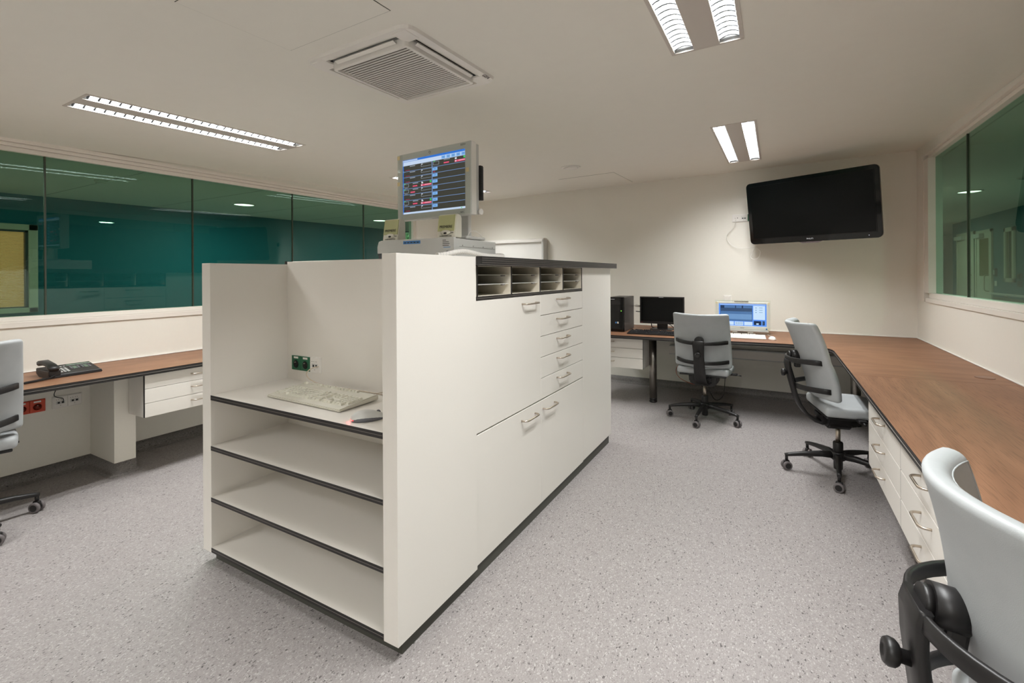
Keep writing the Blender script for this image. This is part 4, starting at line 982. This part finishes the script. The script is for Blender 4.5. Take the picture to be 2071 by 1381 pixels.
# screen with chart lines
E = {k: emis('screen_'+k, c, s) for k, c, s in (('dark', (66, 64, 58), 1.0), ('pale', (205, 222, 250), 1.0), ('blue', (52, 120, 220), 1.0), ('line', (120, 150, 200), 1.0), ('button', (132, 184, 245), 1.0), ('red', (240, 90, 125), 1.0), ('dred', (170, 60, 100), .8), ('green', (70, 220, 110), 1.0), ('grey', (150, 158, 170), 1.0), ('white', (235, 238, 250), 1.0), ('ink', (70, 110, 170), 1.0))}
sw_, sh_ = mw-.080, mh-.072
f = MB()
ZL = [0]
def R(mkey, u0, u1, v0, v1, lv=1):      # u left..right, v top..bottom in 0..1
    f.use(E[mkey]).box(.040+u0*sw_, .040+u1*sw_, .036+(1-v1)*sh_, .036+(1-v0)*sh_, -.006, -.0055+lv*.0003)
R('dark', 0, 1, 0, 1, 0); R('blue', 0, 1, 0, .035); R('pale', 0, 1, .035, .105); R('pale', 0, 1, .965, 1)
R('blue', 0, .012, 0, 1, 1); R('pale', .0, .25, .008, .028, 2)
for k in range(5): R('button', .64+k*.075, .70+k*.075, .042, .098, 2); R('ink', .652+k*.075, .688+k*.075, .06, .066, 3); R('ink', .655+k*.075, .684+k*.075, .078, .084, 3)
rows = 8; v0 = .105; dv = (.965-.105)/rows
R('line', .484, .496, .105, .965)
for k in range(1, rows+0): R('line', .0, 1, v0+dv*k-.004, v0+dv*k+.004)
for k in range(rows):
    a = v0+dv*k
    R('grey', .12+.05*(k in (3, 4, 6)), .21+.05*(k in (3, 4, 6)), a+.012, a+.028)
    R('grey', .31, .484, a+.010, a+.014, 1) if k not in (3, 6) else None
    for (p, q, r_, s_) in ((.31, .316, a+.01, a+.062), (.31, .475, a+.058, a+.064)): 
        if k not in (3, 6): R('grey', p, q, r_, s_)
    R('white', .316, .335, a+.012, a+.026, 2)
    if k in (3, 6):
        R('red', .305, .478, a+.058, a+.090, 2); R('white', .315, .33, a+.062, a+.086, 3); R('white', .37, .47, a+.068, a+.074, 3)
        R('white', .316, .345, a+.030, a+.044, 2)
        for q in range(3): R('green', .452+.008*q, .462+.008*q, a+.010+.012*q, a+.022+.012*q, 3); R('green', .468-.008*q, .478-.008*q, a+.010+.012*q, a+.022+.012*q, 3)
    if k in (3, 4, 6):
        for (p, q, r_, s_) in ((.012, .10, a+.018, a+.023), (.012, .018, a+.018, a+.075), (.094, .10, a+.018, a+.075), (.012, .10, a+.072, a+.077)): R('grey', p, q, r_, s_)
        R('green', .014, .045, a+.008, a+.016, 2); R('red', .17-.04*(k == 4), .245-.04*(k == 4), a+.058, a+.080, 2); R('grey', .03, .08, a+.084, a+.092)
    else: R('dred', .045, .12, a+.080, a+.090, 2)
    if k > 0: R('button', .50, .575, a+.012, a+.064, 2); R('ink', .52, .553, a+.034, a+.042, 3)
a = v0
R('red', .84, 1, a+.055, a+.088, 2); R('white', .85, .866, a+.06, a+.084, 3); R('white', .90, .99, a+.066, a+.072, 3); R('red', .675, .755, a+.056, a+.078, 2); R('grey', .675, .77, a+.008, a+.02); R('white', .845, .87, a+.012, a+.040, 2)
for (p, q, r_, s_) in ((.51, .60, a+.018, a+.023), (.51, .516, a+.018, a+.075), (.594, .60, a+.018, a+.075), (.51, .60, a+.072, a+.077)): R('grey', p, q, r_, s_)
R('green', .512, .54, a+.006, a+.014, 2); R('green', .972, 1, a+.005, a+.04, 2); R('dred', .51, .54, a+dv+.075, a+dv+.095, 2); R('green', .93, .95, .975, .988, 2)
f.build('screen', None, t)
letters('EIZO', .013, basis((mw-.052, mh-.017, .0003), (1, 0, 0), (0, 1, 0)), print_m, t, align='CENTER', xs=1.2)
letters('NEC', .012, basis((mw-.060, .012, .0003), (1, 0, 0), (0, 1, 0)), dgrey_p, t, align='CENTER', xs=1.2)
f = MB(); f.use(acry_m).box(.006, mw+.003, .004, mh-.004, .004, .007); f.build('clear_cover', None, t)
f = MB(); f.use(mat('tape_yellow', (214, 196, 150), .5))
for (x, y) in ((.018, mh-.020), (.018, .215), (mw-.018, .235)): f.box(x-.011, x+.011, y-.011, y+.011, .0071, .0078)
f.build('tape', None, t)
f = MB(); f.use(lgrey_p).box(mw*.66, mw*.84, -.12, .05, -.115, -.085, .006); f.build('stand_neck', None, t)
f = MB(); f.use(lgrey_p).box(mw*.50, mw*.90, -.1245, -.108, -.20, -.03, .008); f.build('stand_foot', None, t)
# =================================================================== KEYBOARDS AND MICE
def keyboard(label, x, y, z, rz, W, D, m_body, m_key, tilt=0.05, accent=None, kn=None):
    t = thing('keyboard', label, 'keyboard', (x, y, z), rz)
    H0, H1 = .012, .030
    f = MB(); f.use(m_body).poly([(-D/2, .002), (-D/2, H0), (-D/2+.035, H0+.004), (D/2-.012, H1), (D/2, H1-.004), (D/2, .006)], -W/2, W/2, axis='x', bev=.003); body = f.build('case', None, t)
    key = None; slope = (H1-H0-.004)/(D-.047)
    def zt(yy): return H0+.004+(yy+D/2-.035)*slope
    rowsY = [-D/2+.045+k*.0192*(D/.18)*.87 for k in range(5)]+[D/2-.025]
    u = (W-.03)/22.6
    def add(cx_, cy_, wk, dk):
        nonlocal key
        z_ = zt(cy_)
        if key is None:
            g = MB(); g.use(m_key)
            a = [g.bm.verts.new((sx*.5, sy*.5, -.001)) for sx, sy in ((-1, -1), (1, -1), (1, 1), (-1, 1))]; c = [g.bm.verts.new((sx*.36, sy*.36+.02, .0085)) for sx, sy in ((-1, -1), (1, -1), (1, 1), (-1, 1))]
            g.bm.faces.new(c)
            for i in range(4): g.bm.faces.new((a[i], a[(i+1) % 4], c[(i+1) % 4], c[i]))
            key = g.build('key', None, t); k_ = key
        else: k_ = share(key, 'key', t)
        k_.location = (cx_, cy_, z_); k_.scale = (wk, dk, 1); return k_
    dk = .0175*(D/.18)*.9
    x0 = -W/2+.015
    for r in range(5):
        widths = {4: [1]*13+[2], 3: [1.5]+[1]*12+[1.5], 2: [1.75]+[1]*11+[2.25], 1: [2.25]+[1]*10+[2.75], 0: [1.25, 1.25, 1.25, 6, 1.25, 1.25, 1.25, 1.5]}[r]
        xx = x0
        for wd_ in widths: add(xx+wd_*u/2, rowsY[r], wd_*u*.93, dk); xx += wd_*u
        nx = x0+15.4*u
        cols = {4: 3, 3: 3, 2: 0, 1: 1, 0: 3}[r]
        for c in range(cols): add(nx+(c+.5+(1 if cols == 1 else 0))*u, rowsY[r], u*.93, dk)
        nx = x0+18.8*u
        for c in range(4 if r != 0 else 3): add(nx+(c+.5)*u, rowsY[r], u*.93, dk)
    for k, xx in enumerate([0, 2, 3, 4, 5, 6.5, 7.5, 8.5, 9.5, 11, 12, 13, 14, 15.4, 16.4, 17.4]):
        add(x0+(xx+.5)*u, rowsY[5], u*.9, dk*.85)
    f = MB(); f.use(m_body).box(-W/2+.03, -W/2+.05, D/2-.03, D/2-.01, -.0, .006); f.box(W/2-.05, W/2-.03, D/2-.03, D/2-.01, 0, .006); f.build('foot', None, t)
    return t
keyboard('cream keyboard on the top shelf of the island unit', -1.818, 1.448, .812, math.radians(-1.5), .505, .215, beige_m, key_m)
keyboard('black keyboard in front of the black monitor on the back desk', -1.135, 5.045, .740, math.radians(3), .48, .20, blk_m, keyblk_m)
keyboard('white keyboard in front of the white all-in-one computer', -.275, 5.145, .740, math.radians(4), .40, .17, white_p, white_p)
def mouse(label, x, y, z, rz, m_top, m_side, glow=False, s=1.0, name='computer_mouse'):
    t = thing(name, label, 'mouse', (x, y, z), rz)
    def shell(hz, wx, ly, zoff, m_, nm):
        f = MB(); f.use(m_); bmesh.ops.create_uvsphere(f.bm, u_segments=24, v_segments=16, radius=1)
        for v in f.bm.verts:
            X_, Y_, Z_ = v.co; k = 1-.18*Y_
            v.co = Vector((X_*wx*s*(1-.10*(Y_ > 0)*Y_), Y_*ly*s, zoff*s+max(Z_, -.15)*hz*s*(1-.22*Y_)))
        for q in f.bm.faces: q.smooth = True
        return f.build(nm, None, t)
    shell(.020, .0315, .060, .004, m_side, 'lower_shell'); shell(.0305, .0285, .061, .006, m_top, 'upper_shell')
    f = MB(); f.use(dgrey_p).cyl((-.003*s, .036*s, .024*s), (.003*s, .036*s, .024*s), .008*s, 14); f.build('scroll_wheel', None, t)
    if glow:
        f = MB(); f.use(led_r); bmesh.ops.create_uvsphere(f.bm, u_segments=14, v_segments=8, radius=1)
        for v in f.bm.verts: v.co = Vector((v.co.x*.019, -.052+v.co.y*.0125, .0075+v.co.z*.0065))
        f.build('tail_light', None, t)
        ld = bpy.data.lights.new('mouse_led', 'POINT'); ld.energy = .008; ld.color = (1, .05, .06); ld.shadow_soft_size = .004; lo = bpy.data.objects.new('lamp', ld); COL.objects.link(lo); lo.parent = t; lo.location = (0, -.072, .006)
    return t
mouse('white and grey optical mouse with glowing red tail on the island shelf', -1.395, 1.325, .812, math.radians(-38), lgrey_p, dgrey_p, True, 1.1)
mouse('small black mouse beside the black keyboard on the back desk', -.845, 4.945, .740, math.radians(10), blk_m, silver_m, False, .9)
mouse('small white mouse right of the white keyboard on the back desk', -.02, 5.13, .740, math.radians(25), white_p, white_p, False, .9)
cable('mouse_cable', 'thin beige cable rising from the cream keyboard behind the side panel', [(-1.60, 1.555, .838), (-1.55, 1.59, .845), (-1.5, 1.62, .858), (-1.44, 1.635, .87), (-1.36, 1.64, .85), (-1.27, 1.64, .816)], .002, cable_m)
cable('mouse_cable', 'short white mouse cable looping back on the desk', [(-.005, 5.18, .75), (.005, 5.25, .746), (-.02, 5.33, .745), (-.05, 5.42, .745), (-.06, 5.5, .744)], .002, white_p)
# =================================================================== TELEPHONE
t = thing('desk_phone', 'black desk telephone with handset and key displays on the left desk', 'telephone', (-4.055, 1.265, .740), math.radians(90+2))
# local x: width (towards +y world), local y: depth towards the wall
f = MB(); f.use(blk_m).poly([(-.095, 0), (-.095, .010), (-.085, .016), (.095, .056), (.10, .050), (.10, .02), (.06, 0)], -.135, .135, axis='x', bev=.003); f.build('base', None, t)
sl = .040/.18
Mp = lambda x, y: basis((x, y, .0168+(y+.085)*sl), (1, 0, 0), (0, 1, sl))
def pplate(x0, x1, y0, y1, h, m_, nm, par=t):
    g = MB(); g.use(m_).box(x0, x1, y0, y1, 0, h, .0008, 1, M=basis((0, -.085+.085, .0165+.085*sl), (1, 0, 0), (0, 1, sl))); return g.build(nm, None, par)
gscr = mat('lcd_green', (66, 92, 74), .2)
pplate(-.0, .13, .060, .082, .0012, gscr, 'display')
for k in range(2):
    x = .018+k*.058
    pplate(x, x+.022, -.005, .045, .0012, gscr, 'label_display')
    for q in range(4): pplate(x-.014, x-.002, -.003+q*.012, .006+q*.012, .002, dgrey_p, 'line_key'); pplate(x+.024, x+.036, -.003+q*.012, .006+q*.012, .002, dgrey_p, 'line_key')
for r in range(4):
    for c in range(3): pplate(-.063+c*.018, -.050+c*.018, -.045+r*.020, -.034+r*.020, .003, lgrey_p if r or 1 else blk_m, 'dial_key')
for c in range(4): pplate(-.07+c*.017, -.059+c*.017, .052, .059, .0025, lgrey_p, 'function_key')
pplate(-.135, .135, -.088, -.080, .0012, dgrey_p, 'front_strip')
f = MB(); f.use(blk_m).box(-.135, -.075, -.09, .10, .014, .050, .006); f.build('cradle', None, t)
f = MB(); hs = [(-.108, -.095, .052), (-.108, -.085, .060), (-.108, -.05, .076), (-.108, 0, .085), (-.108, .055, .090), (-.108, .09, .083), (-.108, .10, .076)]
f.use(blk_m).tube(hs, .02, flat=[(.040, .018), (.052, .030), (.048, .026), (.046, .024), (.050, .028), (.054, .034), (.042, .020)], up=Vector((0, 0, 1))); f.build('handset', None, t)
f = MB(); pts = []
cl = [Vector(p) for p in ((-.108, -.095, .020), (-.14, -.12, .010), (-.20, -.135, .008), (-.262, -.15, .0075), (-.25, -.128, .0075), (-.19, -.11, .0075), (-.15, -.08, .0075))]
path = []
for i in range(len(cl)-1):
    for k in range(24): path.append(cl[i].lerp(cl[i+1], k/24))
for _ in range(6): path = [path[0]]+[(path[i-1]+path[i]*2+path[i+1])/4 for i in range(1, len(path)-1)]+[path[-1]]
L_ = 0; hel = []
for i in range(1, len(path)-1):
    p0, p1 = path[i], path[i+1]; n_ = 4
    for k in range(n_):
        p = p0.lerp(p1, k/n_); d = (p1-p0).normalized(); L_ += (p1-p0).length/n_; a = L_/.0052*2*PI
        s_ = d.cross(Vector((0, 0, 1))).normalized(); u_ = s_.cross(d); hel.append(p+(s_*math.cos(a)+u_*math.sin(a))*.0048)
f.use(blk_m).tube(hel, .0015, 4); f.build('coiled_cord', None, t)
# =================================================================== BACK DESK COMPUTERS
t = thing('computer_tower', 'black upright computer tower on the back desk beside the island', 'computer', (-1.525, 5.07, .740), math.radians(1))
f = MB(); f.use(mat('tower_side', (66, 62, 60), .42, noise=.05)).box(-.09, .088, .012, .44, .004, .380, .004); f.build('case_body', None, t)
f = MB(); f.use(blk2_m).box(-.092, .092, -.006, .012, .002, .384, .006); f.build('front_panel', None, t)
f = MB(); f.use(blk_m).box(-.085, .05, -.009, -.006, .300, .345, .002); f.build('drive_bay', None, t)
f = MB(); f.use(silver_m).box(-.07, -.015, -.0075, -.006, .356, .361); f.build('badge_strip', None, t)
f = MB(); f.use(led_g).cyl((.058, -.009, .232), (.058, -.006, .232), .005, 10); f.build('power_light', None, t)
f = MB(); f.use(blk2_m).poly([(.035, .03), (.085, .02), (.085, .24), (.035, .2)], -.016, -.006, axis='y'); f.build('handle_bulge', None, t)
f = MB(); f.use(blue_m).cyl((.0, -.0085, .102), (.0, -.006, .102), .010, 16); f.use(white_p).box(-.01+.024, .01+.024-.004, -.0085, -.006, .092, .112); f.build('sticker', None, t)
t = thing('black_monitor', 'black flat monitor switched off on the back desk', 'monitor', (-1.121, 5.50, .740), 0)
f = MB(); f.use(blk_m)
for (a, c, d, e) in ((-.246, -.232, .066, .375), (.232, .246, .066, .375), (-.232, .232, .066, .092), (-.232, .232, .361, .375)): f.box(a, c, -.02, .0, d, e, .002, 1)
f.build('bezel', None, t)
f = MB(); f.use(blk_m).box(-.235, .235, 0, .035, .075, .37, .008); f.build('rear_shell', None, t)
f = MB(); f.use(scr_off_m).box(-.233, .233, -.014, -.002, .091, .362); f.build('screen', None, t)
f = MB(); f.use(silver_m).box(-.03, .02, -.0206, -.020, .365, .3705); f.build('badge_strip', None, t)
letters('lenovo', .010, basis((-.236, -.0204, .074), (1, 0, 0), (0, 0, 1)), mat('red_print', (150, 30, 40), .5), t)
f = MB(); f.use(blk_m).box(-.058, .058, .015, .04, .008, .10, .004); f.build('stand_neck', None, t)
f = MB(); f.use(blk_m).box(-.12, .12, -.08, .12, 0, .010, .003); f.build('stand_foot', None, t)
for i, (lb, pts, r_, m_) in enumerate((
    ('white connector cable between the computer tower and the black monitor', [(-1.43, 5.53, 1.02), (-1.40, 5.56, 1.0), (-1.37, 5.58, .97), (-1.33, 5.58, .94)], .004, white_p),
    ('black video cable between the tower and the black monitor', [(-1.43, 5.55, .935), (-1.40, 5.58, .93), (-1.36, 5.6, .925), (-1.30, 5.58, .92)], .005, blk_m),
    ('black cable hanging under the left half of the black monitor', [(-1.26, 5.56, .82), (-1.255, 5.57, .79), (-1.25, 5.57, .76), (-1.22, 5.57, .748), (-1.18, 5.6, .746)], .005, blk_m),
    ('black cable tangle right of the monitor stand', [(-1.06, 5.58, .80), (-1.03, 5.6, .775), (-1.0, 5.56, .76), (-.97, 5.58, .80), (-.94, 5.6, .81), (-.93, 5.58, .76), (-.97, 5.55, .75)], .004, blk_m))):
    cable('loose_cable', lb, pts, r_, m_)
f = MB(); f.use(white_p).box(-.03, .03, -.008, .008, -.011, .011, .002); f.build('plug', None, bpy.data.objects.get('loose_cable')).location = (-1.405, 5.54, 1.0)
# white all-in-one
t = thing('all_in_one_computer', 'white all-in-one computer with a lit blue screen on the back desk', 'computer', (-.296, 5.50, .740), math.radians(0.5))
f = MB(); f.use(white_p)
for (a, c, d, e) in ((-.249, -.226, .048, .336), (.226, .249, .048, .336), (-.226, .226, .048, .083), (-.226, .226, .316, .336)): f.box(a, c, -.02, .0, d, e, .003, 1)
f.build('bezel', None, t)
f = MB(); f.use(white_p).box(-.240, .240, 0, .04, .055, .33, .010); f.build('rear_shell', None, t)
f = MB(); E2 = {k: emis('aio_'+k, c, s) for k, c, s in (('frame', (95, 150, 245), 1.1), ('pale', (205, 228, 255), 1.1), ('mid', (120, 160, 210), 1.0), ('mid2', (86, 124, 176), 1.0), ('dark', (62, 84, 120), 1.0), ('deep', (40, 58, 92), 1.0), ('navy', (30, 40, 70), 1.0))}
def R2(k, u0, u1, v0, v1, lv=1): f.use(E2[k]).box(-.226+u0*.452, -.226+u1*.452, -.006-lv*.0004, -.004, .083+(1-v1)*.233, .083+(1-v0)*.233)
R2('frame', 0, 1, 0, 1, 0); R2('pale', .02, .98, .03, .05); R2('dark', .03, .71, .08, .78); R2('pale', .73, .97, .08, .70)
for k, (a, c) in enumerate((('deep', .08), ('dark', .22), ('mid2', .34), ('mid', .46), ('mid', .58), ('mid2', .70), ('dark', .76))): R2(a, .04, .70, c, min(.78, c+.13), 2)
R2('mid2', .12, .35, .09, .20, 3); R2('mid2', .37, .49, .09, .20, 3); R2('mid2', .52, .70, .09, .20, 3)
for a, c in ((.04, .32), (.34, .52), (.54, .71)): R2('pale', a, c, .81, .97)
for k in range(4): R2('mid', .36+k*.04, .385+k*.04, .84, .87, 3); R2('mid', .36+k*.04, .385+k*.04, .9, .93, 3)
R2('navy', .74, .89, .76, .94, 2); R2('pale', .79, .84, .86, .92, 3); R2('navy', .91, .96, .76, .94, 2); R2('mid', .92, .93, .78, .92, 3)
for k in range(3): R2('mid', .77, .8, .16+k*.1, .19+k*.1, 2); R2('mid', .85, .92, .16+k*.1, .18+k*.1, 2)
f.build('screen', None, t)
letters('msi', .020, basis((0, -.0204, .058), (1, 0, 0), (0, 0, 1)), dgrey_p, t, align='CENTER', xs=1.4)
f = MB(); f.use(blue_m).box(.218, .232, -.0206, -.02, .052, .066); f.build('sticker', None, t)
f = MB(); f.use(lgrey_p).box(-.24, .245, -.035, .02, .026, .046, .004); f.build('speaker_bar', None, t)
f = MB(); f.use(acry_m).box(-.262, .262, -.035, -.031, .010, .352, .001, 1); f.box(-.262, .262, -.035, .0, .348, .352); f.build('clear_cover', None, t)
f = MB(); f.use(mat('webcam_strip', (120, 112, 100), .4)).box(-.075, .06, -.025, -.018, .338, .346, .001, 1); f.build('webcam', None, t)
f = MB(); f.use(mat('tape_cream', (220, 208, 170), .5))
for x, z in ((-.245, .325), (.246, .325), (.246, .062)): f.box(x-.010, x+.010, -.0360, -.0352, z-.009, z+.009)
f.build('tape', None, t)
f = MB(); f.use(white_p).box(-.10, .10, -.0, .14, 0, .010, .003); f.box(-.05, .05, .03, .05, .01, .1, .003); f.build('stand', None, t)
bpy.context.view_layer.update()
GROUPS = {'ceiling_light': 'recessed twin louvre ceiling lights', 'drawer_unit': 'white hung drawer units under the worktops', 'computer_speaker': 'beige computer speakers on the computer case', 'desk_post': 'round steel desk posts', 'pigeonhole_rack': 'pigeonhole racks of the island', 'door_cabinet': 'two-door island cabinets', 'drawer_cabinet': 'drawer cabinets of the island', 'blank_cabinet': 'plain end cabinets of the island', 'downlight': 'round downlights beyond the glass', 'loose_cable': 'loose cables around the black monitor'}
for o in list(bpy.data.objects):
    if o.parent is None and o.name.split('.')[0] in GROUPS and 'category' in o.keys(): o['group'] = GROUPS[o.name.split('.')[0]]
bpy.context.view_layer.update()
